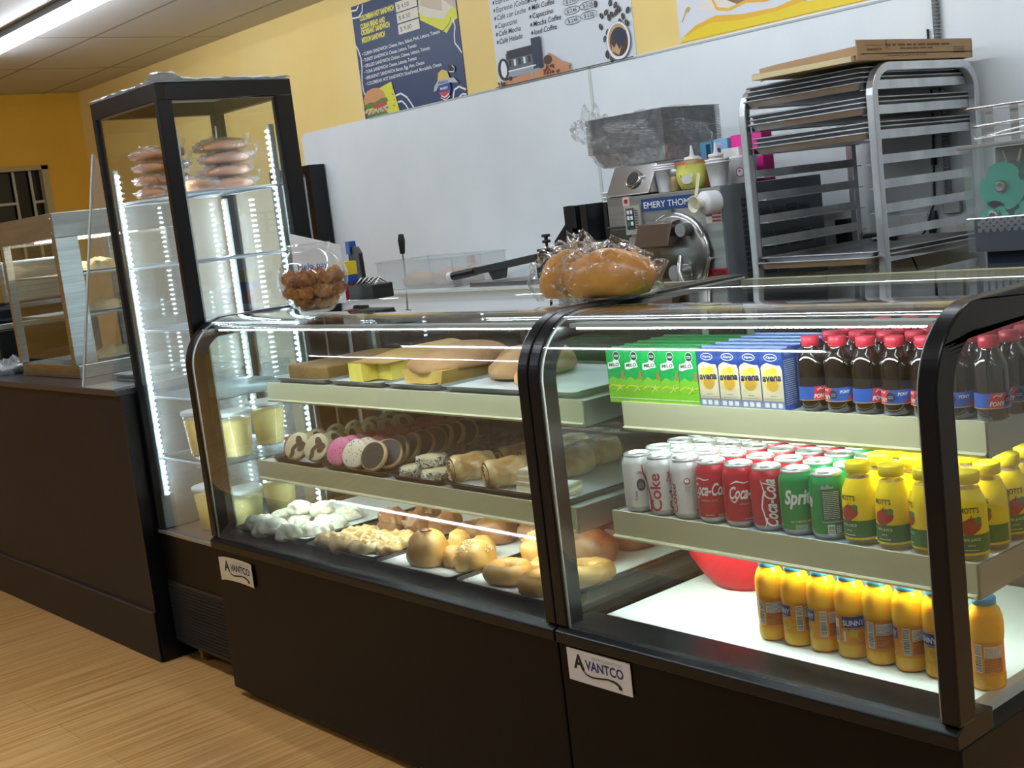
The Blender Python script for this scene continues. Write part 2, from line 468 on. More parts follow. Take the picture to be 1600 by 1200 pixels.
# ------------------------------------------------------------------ curved glass display cases
PATH = [(0.0, 0.50), (0.0, 1.0)] + arc(0.14, 1.003, 0.14, 180, 90, 26) + [(0.66, 1.146)]
def inset(path, d):
    out = []
    for i, p in enumerate(path):
        a = path[max(0, i-1)]; b = path[min(len(path)-1, i+1)]
        t = Vector((b[0]-a[0], b[1]-a[1])).normalized()
        out.append((p[0]+t.y*d, p[1]-t.x*d))
    return out
def display_case(x0, x1, label, led, deckmat, shelves, curl=False):
    t = thing('display_case', label, 'display case', (x0, 0, 0), 'curved glass display cases')
    b = MB(); b.box(x0+0.002, 0.0, 0.028, x1-0.002, 0.66, 0.4655);
    b.build('base_cabinet', BLK, t, bevel=0.003)
    r = MB(); r.extrude([(-0.008, 0.466), (-0.008, 0.49), (0.012, 0.502), (0.10, 0.502), (0.10, 0.466)], 'x', x0+0.002, x1-0.002)
    r.build('front_rail', BLKM, t, bevel=0.003)
    i2 = inset(PATH, 0.05)
    for k, (a, c) in enumerate(((x0, x0+0.034), (x1-0.034, x1))):
        MB().extrude(PATH + i2[::-1], 'x', a+0.001, c-0.001, smooth=False).build('arch_frame', BLKM, t, bevel=0.004)
        o1, o2 = inset(PATH, 0.006), inset(PATH, 0.010)
        s = MB(); xx = (c-0.001, c+0.003) if k == 0 else (a-0.003, a+0.001)
        s.extrude(o1 + o2[::-1], 'x', *xx)
        s.build('frame_seal', mat('pale_seal', 'c8cccb', 0.4), t)
    gi = inset(PATH, 0.002), inset(PATH, 0.007)
    MB().extrude(gi[0] + gi[1][::-1], 'x', x0+0.034, x1-0.034, smooth=True).build('curved_glass', PANEC, t)
    side = inset(PATH, 0.048)
    for xx in (x0+0.014, x1-0.020):
        MB().extrude(side + [(0.645, 0.50)], 'x', xx, xx+0.006).build('side_glass', PANE, t)
    # rear: posts, sliding doors, top bar
    rp = MB()
    for xx in (x0+0.002, x1-0.036): rp.box(xx, 0.64, 0.468, xx+0.034, 0.68, 1.128)
    rp.box(x0+0.002, 0.64, 0.468, x1-0.002, 0.68, 0.53)
    rp.build('rear_frame', BLKM, t)
    MB().box(x0+0.036, 0.645, 1.112, x1-0.036, 0.675, 1.134).build('rear_bar', mat('rear_cream', 'c9c19a', 0.5), t)
    mid = (x0+x1)/2
    for xa, xb, yy in ((x0+0.036, mid+0.02, 0.645), (mid-0.02, x1-0.036, 0.6595)):
        d = MB(); d.box(xa, yy, 0.53, xa+0.02, yy+0.008, 1.1115); d.box(xb-0.02, yy, 0.53, xb, yy+0.008, 1.1115)
        d.box(xa, yy, 0.53, xb, yy+0.008, 0.545); d.box(xa, yy, 1.098, xb, yy+0.008, 1.1115)
        dd = d.build('sliding_door', mat('door_rim', '23272a', 0.4), t)
        MB().box(xa+0.02, yy+0.002, 0.545, xb-0.02, yy+0.006, 1.10).build('door_glass', glass('smoked_pane', (0.42, 0.46, 0.48), 1.0), dd)
    MB().box(x0+0.05, 0.10, 0.46, x1-0.037, 0.64, 0.5015).build('deck', deckmat, t)
    # lamp along the front under the curve
    l = MB(); l.box(x0+0.05, 0.085, 1.108, x1-0.05, 0.115, 1.116); l.build('lamp_channel', mat('lamp_channel', 'c7cccb', 0.4), t)
    L = MB(); n = int((x1-x0-0.12)/0.0125)
    for k in range(n):
        x = x0+0.06+k*0.0125; L.box(x, 0.094, 1.104, x+0.006, 0.106, 1.1082)
    L.build('lamp_strip', light('lamp_%d' % int(led), 'eef8ff', led), t)
    for (yf, zt_, h, xs, xe, lit) in shelves:
        s = MB(); s.box(xs, yf+0.003, zt_-0.014, xe, 0.615, zt_-0.004)
        sh = s.build('shelf', mat('shelf_white', 'd7dbd6', 0.45), t, bevel=0.002)
        q = MB(); q.box(xs, yf-0.003, zt_-h, xe, yf+0.003, zt_); q.extrude([(yf-0.003, zt_-h), (yf+0.004, zt_-h), (yf-0.001, zt_-h+0.010), (yf-0.009, zt_-h+0.006)], 'x', xs, xe)
        q.build('price_rail', mat('price_rail', 'c9c8a4', 0.4), sh)
        for xx in (xs-0.0045, xe+0.0005): MB().extrude([(yf, zt_-h), (yf, zt_-0.002), (0.62, zt_-0.002), (0.62, zt_-h*0.75)], 'x', xx, xx+0.004).build('bracket', STEELD, sh)
        if lit:
            q = MB(); q.box(xs+0.02, yf+0.012, zt_-0.022, xe-0.02, yf+0.024, zt_-0.0142)
            q.build('shelf_lamp', light('shelf_lamp_%d' % lit, 'eefaf4', lit), sh)
    for xx in (x0+0.06, x1-0.075): MB().box(xx, 0.6215, 0.502, xx+0.02, 0.6385, 1.11).build('shelf_upright', STEELD, t)
    for xx in (x0+0.12, x1-0.12):
        for yy in (0.08, 0.58):
            MB().lathe([(0.012, 0.0005), (0.014, 0.004), (0.014, 0.01), (0.008, 0.012), (0.008, 0.0278)], (xx, yy, 0), 10).build('foot', STEELD, t)
    # badge
    return t
def badge(t, bx0, bz0, w, h, curl=0.0, faded=False):
    def fn(u, v, o):
        e = curl*max(0.0, 1-u/0.02)**2
        e2 = curl*0.6*max(0.0, (u-w*0.9)/(w*0.1))**2
        return (bx0+u, -0.0035-o-e-e2, bz0+v+ (0.004*math.sin(u/w*PI) if curl else 0))
    b = MB(); n = 16
    top = [fn(w*i/n, h, 0) for i in range(n+1)]; bot = [fn(w*i/n, 0, 0) for i in range(n+1)]
    back = [(p[0], p[1]+0.0015, p[2]) for p in bot+top]
    b.add(bot+top+back, [(i, i+1, n+2+i, n+1+i) for i in range(n)] + [(2*n+2+i, 2*n+3+i, 3*n+4+i, 3*n+3+i) for i in range(n)], 0)
    D = Dec(b, fn, w/40); D.o = 0.0004
    D.text('A', w*0.10, h*0.42, h*0.62, 2, 0.03); D.text('VANTCO', w*0.29, h*0.46, h*0.40, 1, 0.028, width=w*0.60)
    D.text('REFRIGERATION', w*0.42, h*0.80, h*0.13, 3, width=w*0.46)
    P = [(w*0.20, h*0.62), (w*0.235, h*0.42), (w*0.30, h*0.29), (w*0.40, h*0.25), (w*0.52, h*0.29), (w*0.64, h*0.33), (w*0.74, h*0.31), (w*0.80, h*0.25), (w*0.83, h*0.17)]
    D.stroke(P, [h*0.03, h*0.035, h*0.045, h*0.05, h*0.05, h*0.05, h*0.07, h*0.09, h*0.11], 2)
    D.ell(w*0.825, h*0.17, h*0.075, h*0.06, 2)
    b.build('badge', [mat('badge_cream', 'd9d0b4', 0.5) if faded else mat('badge_white', 'dfe1e0', 0.5), mat('badge_blue', '2f3d78', 0.5), mat('badge_dark', '17171c', 0.5), mat('badge_grey', 'a9a9a9', 0.5)], t)

DECKW = mat('deck_white', 'e4ece6', 0.35)
DECKB = nmat('deck_reflected_brown', '3a2a22', '46342a', 3, 0.4)  # brown reflection of the wood floor put into the deck colour
left_case = display_case(-1.526, 0.0, 'long curved glass display case filled with breads, cookies and cakes', 24, DECKB,
    [(0.20, 0.933, 0.058, -1.42, -0.06, 0), (0.145, 0.708, 0.058, -1.44, -0.06, 24)])
right_case = display_case(0.0, 0.914, 'curved glass display case filled with soda cans and juice bottles', 45, DECKW,
    [(0.20, 0.936, 0.060, 0.062, 0.874, 34), (0.145, 0.716, 0.060, 0.055, 0.874, 46)])
badge(left_case, -1.482, 0.374, 0.192, 0.070, 0.006, True)
badge(right_case, 0.028, 0.391, 0.181, 0.069)

# ------------------------------------------------------------------ tall four sided glass case
TX0, TX1, TY0, TY1, TZ0, TZ1 = -2.02, -1.545, 0.05, 0.50, 0.44, 1.835
t = thing('tower_display_case', 'tall narrow glass tower case with black frame holding bagged buns and yellow tubs', 'display case', (TX0, TY0, 0))
b = MB(); b.box(TX0, TY0+0.004, 0.06, TX1, TY1+0.05, TZ0-0.004)
b.build('base_cabinet', BLK, t, bevel=0.003)
g = MB()
for k in range(17):
    z = 0.078+k*0.0115
    g.extrude([(TY0-0.006, z), (TY0+0.003, z+0.006), (TY0+0.003, z-0.002)], 'x', TX0+0.022, TX1-0.07)
g.box(TX0+0.012, TY0, 0.068, TX1-0.06, TY0+0.004, 0.278)
g.build('vent_grille', mat('grille_black', '1a1a1b', 0.35), t)
b = MB(); pw = 0.034
b.box(TX0, TY0, TZ0, TX0+0.022, TY0+0.022, TZ1-0.05); b.box(TX1-0.026, TY0, TZ0, TX1, TY0+0.045, TZ1-0.05)
b.box(TX0, TY1-0.04, TZ0, TX0+0.03, TY1, TZ1-0.05); b.box(TX1-0.03, TY1-0.06, TZ0, TX1, TY1, TZ1-0.05)
b.build('corner_posts', BLKM, t, bevel=0.003)
b = MB()
for (a, c, e, f_) in ((TX0, TY0, TX1, TY0+0.03), (TX0, TY1-0.03, TX1, TY1), (TX0, TY0+0.03, TX0+0.03, TY1-0.03), (TX1-0.03, TY0+0.03, TX1, TY1-0.03)):
    b.box(a, c, TZ1-0.055, e, f_, TZ1-0.002)
b.build('top_frame', BLKM, t, bevel=0.003)
MB().box(TX0+0.005, TY0+0.005, TZ1-0.012, TX1-0.005, TY1-0.005, TZ1).build('top_panel', mat('case_roof', 'a9b0b2', 0.5), t)
MB().box(TX0+0.01, TY0+0.01, TZ0-0.004, TX1-0.01, TY1-0.01, TZ0+0.003).build('deck', mat('tower_deck', '6a5f55', 0.35, 0.3), t)
b = MB(); b.box(TX0+0.004, TY0-0.001, TZ0-0.002, TX1-0.026, TY0+0.006, TZ0+0.008); b.build('sill_trim', mat('sill_silver', 'b8bcbc', 0.3, 0.8), t)
TG = glass('tower_pane', (0.975, 0.99, 0.985), 1.2)
TF = glass('hazed_pane', (0.93, 0.975, 0.96), 1.2, haze=0.17)  # pane mixed with some pale diffuse, less see-through
def split_pane(nm, x0, y0, x1, y1):
    MB().box(x0, y0, 1.512, x1, y1, TZ1-0.055).build(nm, TG, t)
    MB().box(x0, y0, TZ0+0.006, x1, y1, 1.512).build('hazed_glass', TF, t)
MB().box(TX0+0.02, TY0+0.008, TZ0+0.006, TX1-0.026, TY0+0.013, TZ1-0.055).build('front_glass', TG, t)
MB().box(TX1-0.012, TY0+0.044, TZ0+0.006, TX1-0.007, TY1-0.059, TZ1-0.055).build('side_glass', TG, t)
split_pane('side_glass', TX0+0.007, TY0+0.022, TX0+0.012, TY1-0.04)
split_pane('rear_glass', TX0+0.03, TY1-0.013, TX1-0.03, TY1-0.008)
for zz in (1.515, 1.308, 1.108, 0.893, 0.69):
    s = MB(); a, c, d, e = TX0+0.03, TX1-0.03, TY0+0.035, TY1-0.045
    for k in range(24):
        x = a+(c-a)*k/23; s.tube([(x, d, zz), (x, e, zz)], 0.0014, n=5)
    for y in (d, (d+e)/2, e): s.tube([(a, y, zz-0.003), (c, y, zz-0.003)], 0.003, n=6)
    for x in (a, c): s.tube([(x, d, zz-0.003), (x, e, zz-0.003)], 0.003, n=6)
    s.build('wire_shelf', mat('wire_chrome', '8f979a', 0.3, 0.9), t)
def led_column(x, y, dx, dy, z0, z1):
    c = MB(); c.box(x-0.008, y-0.008, z0, x+0.008, y+0.008, z1)
    c.build('light_channel', mat('light_channel', 'b9c6cb', 0.3, 0.5), t)
    c = MB(); n = int((z1-z0)/0.0175)
    for k in range(n):
        z = z0+0.004+k*0.0175
        c.box(x+dx*0.0082-0.004, y+dy*0.0082-0.004, z, x+dx*0.0082+0.004, y+dy*0.0082+0.004, z+0.006)
    c.build('light_strip', LEDT, t)
led_column(TX0+0.032, TY0+0.032, 1, 0.6, 0.56, 1.62)
led_column(TX1-0.036, TY0+0.055, -1, 1, 0.5, 1.70)
led_column(TX0+0.045, TY1-0.055, 1, -1, 0.5, 1.50)
led_column(TX1-0.042, TY1-0.07, -1, -1, 0.5, 1.70)
c = MB(); c.tube([(TX0+0.05, TY1-0.05, 1.74), (TX0+0.06, TY1-0.06, 1.66), (TX0+0.075, TY1-0.06, 1.6), (TX0+0.07, TY1-0.06, 1.54)], 0.003, n=6); c.build('lamp_wire', WHT, t)
for xx, yy in ((TX0+0.10, TY0+0.04), (TX1-0.08, TY0+0.04), (TX0+0.10, TY1-0.05), (TX1-0.08, TY1-0.05)):
    w = MB(); w.box(xx-0.012, yy-0.004, 0.03, xx+0.012, yy+0.03, 0.0598)
    M = Matrix.Translation((xx, yy+0.018, 0.022)) @ Matrix.Rotation(PI/2, 4, 'Y')
    w.lathe([(0.020, -0.009), (0.0215, -0.006), (0.0215, 0.006), (0.020, 0.009)], (0, 0, 0), 16, M=M)
    w.build('caster', mat('caster_brass', '8a7347', 0.45, 0.5), t)
# crumpled film lying over the roof
f = MB(); n, k = 26, 20; vs = []
for j in range(k+1):
    for i in range(n+1):
        u, v = i/n, j/k; e = min(u, 1-u, v, 1-v)
        z = TZ1+0.006+0.014*abs(noise.noise(Vector((u*7, v*7, 2))))+ (0.02 if (u > 0.93 and v < 0.12) else 0)*0 - (0.0 if e > 0.03 else 0.004)
        if abs(u-0.98) < 0.12 and v < 0.16: z += 0.022*(1-abs(u-0.98)/0.12)
        vs.append((TX0-0.004+(TX1-TX0+0.008)*u+0.004*noise.noise(Vector((u*9, v*9, 5))), TY0-0.004+(TY1-TY0+0.01)*v, z))
vs2 = [(a, b_, c_-0.0015) for a, b_, c_ in vs]; N_ = len(vs)
F = [(j*(n+1)+i, j*(n+1)+i+1, (j+1)*(n+1)+i+1, (j+1)*(n+1)+i) for j in range(k) for i in range(n)]
f.add(vs+vs2, F+[tuple(N_+q for q in r) for r in F], 0, True)
tag(f.build('plastic_film', glass('milky_film', (0.9, 0.92, 0.93), 0.8, 0.2, 0.12, bump=1.0, haze=0.45), thing_loc=(TX0, TY0, TZ1)), 'crumpled clear plastic film lying over the top of the tall tower case', 'plastic film')

# ------------------------------------------------------------------ left service counter
t = thing('service_counter', 'dark brown laminate counter with a low kick board left of the tower case', 'counter', (-6.2, 0, 0))
BRN = nmat('brown_laminate', '1c1b21', '201f27', 1.2, 0.42, spec=0.25)
MB().box(-6.2, 0.0, 0.0005, -2.034, 0.62, 0.905).build('counter_body', BRN, t)
MB().box(-6.2, -0.006, 0.0005, -2.03, 0.0, 0.172).build('kick_board', BRN, t, bevel=0.002)
MB().box(-6.2, -0.01, 0.172, -2.03, 0.0, 0.175).build('kick_trim', mat('kick_trim', '4b4344', 0.3), t)
MB().box(-6.2, -0.012, 0.905, -2.028, 0.64, 0.925).build('countertop', mat('counter_top', '3d3b3c', 0.3), t, bevel=0.002)
b = MB(); b.box(-2.034, 0.0, 0.0005, -2.026, 0.62, 0.905); b.build('end_panel', BLKM, t)

# ------------------------------------------------------------------ soda cans on the lower shelf of the right case
CANR = 0.0325
CAN_PROF = [(0.0, 0.004), (0.018, 0.004), (0.023, 0.0005), (0.0255, 0.0015), (0.0315, 0.011), (CANR, 0.014), (CANR, 0.101), (0.0315, 0.106), (0.0275, 0.1145), (0.0265, 0.1165)]
def can_proto(kind, body, mats, art):
    r = thing('soda_can', '', 'soda can', (0, 0, 0))
    b = MB(); b.lathe(CAN_PROF[:6], n=32, m=1); b.lathe(CAN_PROF[5:], n=40, m=0)
    D = Dec(b, cylmap(CANR), 0.004); D.o = 0.0003; D.step = 0.00006
    art(D)
    b.build('can_body', [body, STEELD] + mats, r)
    l = MB(); l.lathe([(0.0266, 0.1155), (0.0275, 0.1175), (0.0268, 0.1215), (0.0255, 0.122), (0.0245, 0.1195), (0.0235, 0.1165), (0.0, 0.1168)], n=32)
    l.build('can_lid', mat('can_lid', 'd5d9da', 0.28, 0.7), r)
    l = MB(); l.lathe([(0.006, 0), (0.0075, 0.0006), (0.006, 0.0012)], (0, -0.006, 0.1172), 12, sy=1.5); l.lathe([(0.004, 0.0014), (0.004, 0.0019)], (0, 0, 0.1172), 10)
    l.build('pull_tab', STEELD, r)
    return r
CW = [mat('can_white', 'e6e3e0', 0.35), mat('can_darkred', '9a1f30', 0.35), mat('can_grey', '9ea2a2', 0.4), mat('can_navy', '23303c', 0.4), mat('can_green2', '0c5a3a', 0.4), mat('can_gold', 'd9c34a', 0.4)]
def a_silver(D):
    # tall upright word, ribbon, round dark emblem, ingredients block
    D.text('Coke', -0.006, 0.012, 0.034, 3, 0.02, rot=PI/2, width=0.078)
    D.text('Diet', 0.016, 0.072, 0.012, 3, 0.01, rot=PI/2)
    D.text('Coke', 0.026, 0.014, 0.022, 3, 0.02, rot=PI/2, width=0.06)
    D.stroke([(-0.048, 0.101), (-0.047, 0.085), (-0.040, 0.066), (-0.033, 0.045), (-0.031, 0.02), (-0.033, 0.012)], [0.002, 0.003, 0.005, 0.007, 0.008, 0.006], 3)
    D.ell(-0.053, 0.060, 0.009, 0.013, 5); D.fine(-0.058, 0.054, -0.048, 0.066, 4, 4, 2)
    D.text('life', -0.060, 0.082, 0.010, 3, 0.01, shear=0.3); D.text('Coke', -0.062, 0.028, 0.009, 5, 0.01, rot=PI/2)
    D.ell(0.052, 0.080, 0.0065, 0.0065, 3); D.ell(0.052, 0.080, 0.0045, 0.0045, 2); D.rect(0.0514, 0.080, 0.0526, 0.0855, 3)
    D.fine(0.0475, 0.058, 0.0565, 0.070, 4, 4); D.fine(0.060, 0.020, 0.085, 0.090, 20, 4, 5, 0.35); D.bars(0.066, 0.012, 0.080, 0.022, 5, 10)
def script(D, txt, x, y, size, m, rot=0, width=None):
    D.text(txt, x, y, size, m, 0.022, shear=0.45, rot=rot, width=width)
def a_red(D):
    script(D, 'Coca-Cola', -0.036, 0.058, 0.034, 2, width=0.076)
    c, s_ = 0, 0
    D.stroke([(-0.033, 0.086), (-0.020, 0.092), (-0.006, 0.088), (0.004, 0.090)], [0.001, 0.003, 0.003, 0.001], 2)
    D.stroke([(-0.034, 0.056), (-0.026, 0.051), (-0.020, 0.057)], [0.001, 0.003, 0.001], 2)
    D.text('ORIGINAL TASTE', 0.0, 0.046, 0.0055, 4, 0.01, align='C', width=0.034)
    D.fine(-0.010, 0.018, 0.008, 0.022, 1, 4, 2); D.fine(0.016, 0.016, 0.030, 0.022, 2, 4, 2); D.rect(0.033, 0.016, 0.038, 0.024, 2)
    script(D, 'Coca-Cola', 0.100, 0.012, 0.032, 2, rot=PI/2, width=0.090)
    D.stroke([(0.074, 0.100), (0.079, 0.080), (0.073, 0.050), (0.080, 0.020), (0.076, 0.010)], [0.002, 0.0025, 0.003, 0.0025, 0.001], 2)
    D.fine(0.108, 0.055, 0.112, 0.095, 10, 4)
def a_green(D):
    D.text('Sprite', -0.022, 0.062, 0.036, 2, 0.035, shear=0.25, width=0.062)
    D.fine(-0.012, 0.028, -0.006, 0.031, 1, 2); D.text('LEMON-LIME', -0.003, 0.0275, 0.005, 7, 0.01); D.fine(-0.004, 0.014, 0.018, 0.024, 4, 2, 4, 0.35)
    D.rect(0.060, 0.040, 0.094, 0.096, 6); D.fine(0.063, 0.042, 0.091, 0.093, 15, 2, 8, 0.3); D.rect(0.060, 0.035, 0.100, 0.037, 4)
    D.rect(0.068, 0.013, 0.080, 0.031, 2); D.bars(0.069, 0.015, 0.079, 0.029, 6, 9, vert=True); D.fine(0.083, 0.016, 0.092, 0.030, 4, 2)
    D.poly([(0.060, 0.096), (0.063, 0.104), (0.068, 0.099), (0.073, 0.106), (0.078, 0.099), (0.083, 0.102), (0.082, 0.096)], 4)
protos = {
    'silver': can_proto('silver', mat('can_silver', 'd4d3d0', 0.32, 0.25), CW, a_silver),
    'red': can_proto('red', mat('can_red', 'b0122c', 0.28, 0.15), CW, a_red),
    'green': can_proto('green', mat('can_green', '068545', 0.28, 0.15), CW, a_green)}
names = {'silver': 'silver diet cola can', 'red': 'red cola can', 'green': 'green lemon-lime soda can'}
PL = {k: Placer(v, names[k]+'s on the lower shelf') for k, v in protos.items()}
cols = ['silver']*3 + ['red']*3 + ['green']*2
front_rot = {0: 1.75+0.75, 1: 0.75, 2: 0.75-1.65, 3: 0.38, 4: 1.10, 5: 0.75-2.75, 6: 0.55, 7: 0.75-2.35}
front_txt = {0: 'leftmost in the front row, ribbon and round emblem turned out', 1: 'second from left in the front row, big upright word showing', 2: 'third in the front row, ingredients side turned out',
             3: 'leftmost red one of the front row', 4: 'middle red one of the front row', 5: 'rightmost red one of the front row, word running upwards', 6: 'front row, white name facing out', 7: 'front row, nutrition panel facing out'}
for r_ in range(6):
    for c_, k in enumerate(cols):
        x = 0.104+0.0668*c_ + (0.008 if r_ == 1 else 0)*0 + random.uniform(-0.0006, 0.0006); y = 0.182+0.0668*r_
        lab = names[k] + ', ' + (front_txt[c_] if r_ == 0 else '%s row back, number %s from the left' % (ORD[r_], ORD[c_]))
        PL[k].at((x, y, 0.7125), front_rot[c_] if r_ == 0 else random.uniform(0, 6.28), lab)
# blue plastic pack liner under the cans
pk = MB(); vs = []; n, k = 40, 4
for j in range(k+1):
    for i in range(n+1):
        vs.append((0.40+0.26*i/n, 0.150+0.02*j/k, 0.7122 + (0.0015 if j else 0.004*abs(noise.noise(Vector((i*0.5, j, 0)))))))
vs = [(a, b_, c_) for a, b_, c_ in vs] + [(a, b_, 0.712) for a, b_, c_ in vs]; N_ = (n+1)*(k+1)
pk.add(vs, [(j*(n+1)+i, j*(n+1)+i+1, (j+1)*(n+1)+i+1, (j+1)*(n+1)+i) for j in range(k) for i in range(n)], 0, True)
tag(pk.build('pack_liner', mat('pack_blue', '9fc4dc', 0.35), thing_loc=(0.53, 0.16, 0.712)), 'pale blue plastic pack liner at the shelf edge in front of the green cans', 'plastic liner')

# ------------------------------------------------------------------ yellow apple juice bottles
BR = 0.0305
r = thing('juice_bottle', '', 'juice bottle')
b = MB(); b.lathe([(0.0, 0.003), (0.022, 0.0), (0.027, 0.002), (0.0295, 0.008), (0.030, 0.012)], n=28, m=1); b.lathe([(0.030, 0.012), (BR, 0.016), (BR, 0.085), (0.0285, 0.098), (0.023, 0.110), (0.0205, 0.118)], n=40, m=0)
b.lathe([(0.0205, 0.118), (0.0190, 0.122), (0.0190, 0.126)], n=28, m=1)
D = Dec(b, cylmap(BR), 0.004); D.o = 0.0003; D.step = 0.00006
W2 = 2*PI*BR
D.rect(-0.05, 0.016, 0.05, 0.046, 2); D.text("MOTT'S", 0.0, 0.082, 0.0125, 3, 0.02, align='C', width=0.030)
D.ell(0.004, 0.062, 0.0145, 0.0125, 4); D.ell(-0.002, 0.058, 0.0145, 0.013, 4); D.stroke([(0.0, 0.070), (0.001, 0.075), (0.003, 0.078)], 0.0015, 3); D.ell(0.013, 0.070, 0.0055, 0.0055, 5)
D.text('100% JUICE', 0, 0.036, 0.006, 6, 0.01, align='C', width=0.030); D.text('APPLE', 0, 0.027, 0.0045, 6, 0.0, align='C'); D.fine(-0.011, 0.020, 0.011, 0.023, 1, 6)
D.rect(0.058, 0.018, 0.084, 0.066, 6); D.fine(0.060, 0.020, 0.082, 0.064, 14, 3, 4, 0.4); D.rect(0.058, 0.070, 0.078, 0.082, 5); D.text("MOTT'S", 0.068, 0.086, 0.009, 3, 0.02, align='C')
D.fine(-0.085, 0.030, -0.060, 0.066, 10, 3, 6, 0.35); D.text("MOTT'S", -0.074, 0.080, 0.009, 3, 0.02, align='C')
b.build('bottle_body', [mat('label_yellow', 'f0d000', 0.35), glass('clear_bottle', (0.95, 0.9, 0.55), 1.0, haze=0.12), mat('label_green', '1d6b35', 0.4), mat('label_black', '1d2410', 0.5), mat('apple_red', 'a8332b', 0.4), mat('leaf_green', '2e7d4a', 0.5), mat('label_pale', 'dfe0c8', 0.5)], r)
b = MB(); b.lathe([(0.0205, 0.1265), (0.0215, 0.1275), (0.0215, 0.1435), (0.0200, 0.1455), (0.0, 0.1460)], n=36); b.build('cap', mat('cap_yellow', 'ead21a', 0.4), r)
P = Placer(r, 'yellow apple juice bottles on the lower shelf')
mx = [0.640, 0.706, 0.772, 0.843]
mrot = [-0.15, -0.05, 1.75-2.6, 0.62]
mtxt = ['beside the green cans in the front row', 'second in the front row with the apple half turned away', 'third in the front row with ingredients facing out', 'rightmost in the front row with the whole apple facing out']
for j in range(6):
    for i in range(4):
        x = mx[i] + random.uniform(-0.001, 0.001); y = 0.180+0.0665*j
        lab = 'yellow capped apple juice bottle, ' + (mtxt[i] if j == 0 else '%s row back, %s from the left' % (ORD[j], ORD[i]))
        P.at((x, y, 0.7125), mrot[i] if j == 0 else (1.05+random.uniform(-1.5, 1.5)), lab)

# ------------------------------------------------------------------ orange drink bottles on the bottom deck
r = thing('orange_drink_bottle', '', 'orange drink bottle')
ORG = mat('orange_drink', 'ffb914', 0.25, coat=0.4, sss=0.5); OR2 = mat('orange_lower', 'f79a1c', 0.3, sss=0.3)
b = MB()
b.lathe([(0.0, 0.002), (0.020, 0.0), (0.0255, 0.003), (0.0275, 0.010), (0.0275, 0.028)], n=32, m=0)
b.lathe([(0.0275, 0.028), (0.0268, 0.031), (0.0268, 0.084), (0.0275, 0.088)], n=36, m=1)
b.lathe([(0.0275, 0.088), (0.0285, 0.098), (0.0285, 0.115), (0.0275, 0.126), (0.0235, 0.139), (0.0190, 0.145), (0.0180, 0.148)], n=36, m=0)
D = Dec(b, cylmap(0.0268), 0.004); D.o = 0.0004; D.step = 0.00007
for zz in (0.045, 0.058): D.stroke([(-0.08+0.004*i, zz+0.0008*math.sin(i*1.7)) for i in range(41)], 0.0008, 6)
D.rect(-0.022, 0.062, 0.020, 0.083, 2); D.text('SUNNY', -0.001, 0.066, 0.0145, 3, 0.03, align='C', width=0.039); D.fine(-0.014, 0.058, 0.014, 0.062, 1, 2)
D.ell(0.010, 0.047, 0.009, 0.012, 4); D.ell(0.010, 0.047, 0.0075, 0.010, 0); D.ell(-0.004, 0.052, 0.006, 0.008, 5); D.rect(-0.020, 0.035, -0.016, 0.055, 3)
D.rect(0.030, 0.034, 0.042, 0.083, 3); D.bars(0.031, 0.036, 0.041, 0.062, 7, 14, vert=True); D.fine(0.031, 0.065, 0.041, 0.082, 6, 7)
D.rect(0.046, 0.060, 0.074, 0.080, 3); D.fine(0.047, 0.061, 0.073, 0.079, 7, 7, 5, 0.35); D.rect(0.046, 0.034, 0.074, 0.058, 8); D.fine(0.047, 0.035, 0.073, 0.057, 8, 1, 6, 0.4)
D.rect(-0.040, 0.032, -0.028, 0.078, 3); D.bars(-0.039, 0.034, -0.029, 0.060, 7, 14, vert=True); D.text('D', -0.058, 0.062, 0.022, 5, 0.03)
b.build('bottle_body', [ORG, OR2, mat('sd_blue', '2c3f8f', 0.4), mat('sd_white', 'e8e2da', 0.4), mat('sd_orange', 'f6c24c', 0.4), mat('sd_green', 'c8b32a', 0.4), mat('sd_ridge', 'f9b75a', 0.4), mat('sd_ink', '54423f', 0.5), mat('sd_brown', '9a4f22', 0.5)], r)
b = MB(); b.lathe([(0.0180, 0.1482), (0.0190, 0.149), (0.0190, 0.1585), (0.0175, 0.160), (0.0, 0.1603)], n=32); b.build('cap', mat('cap_blue', '3a9fd6', 0.4), r)
P = Placer(r, 'orange drink bottles along the bottom deck')
sx = [0.430, 0.488, 0.547, 0.607, 0.666, 0.724, 0.782, 0.868]
srot = [-1.45, -0.55, 0.0-0.75, 0.78, -1.40, 0.0-1.0, -0.35, -1.35]
stxt = ['leftmost of the row beside the red bowl', 'second from the left in the row', 'third from the left in the row', 'fourth in the row with the white name facing out', 'fifth in the row with nutrition panel facing out', 'sixth in the row with barcode facing out', 'seventh, half hidden by the black corner pillar', 'last of the row, right of the black corner pillar']
for i in range(8): P.at((sx[i], 0.172-(0.004 if i == 7 else 0), 0.5018), srot[i], sc=(1, 1, 0.955), label= 'blue capped orange drink bottle, ' + stxt[i])

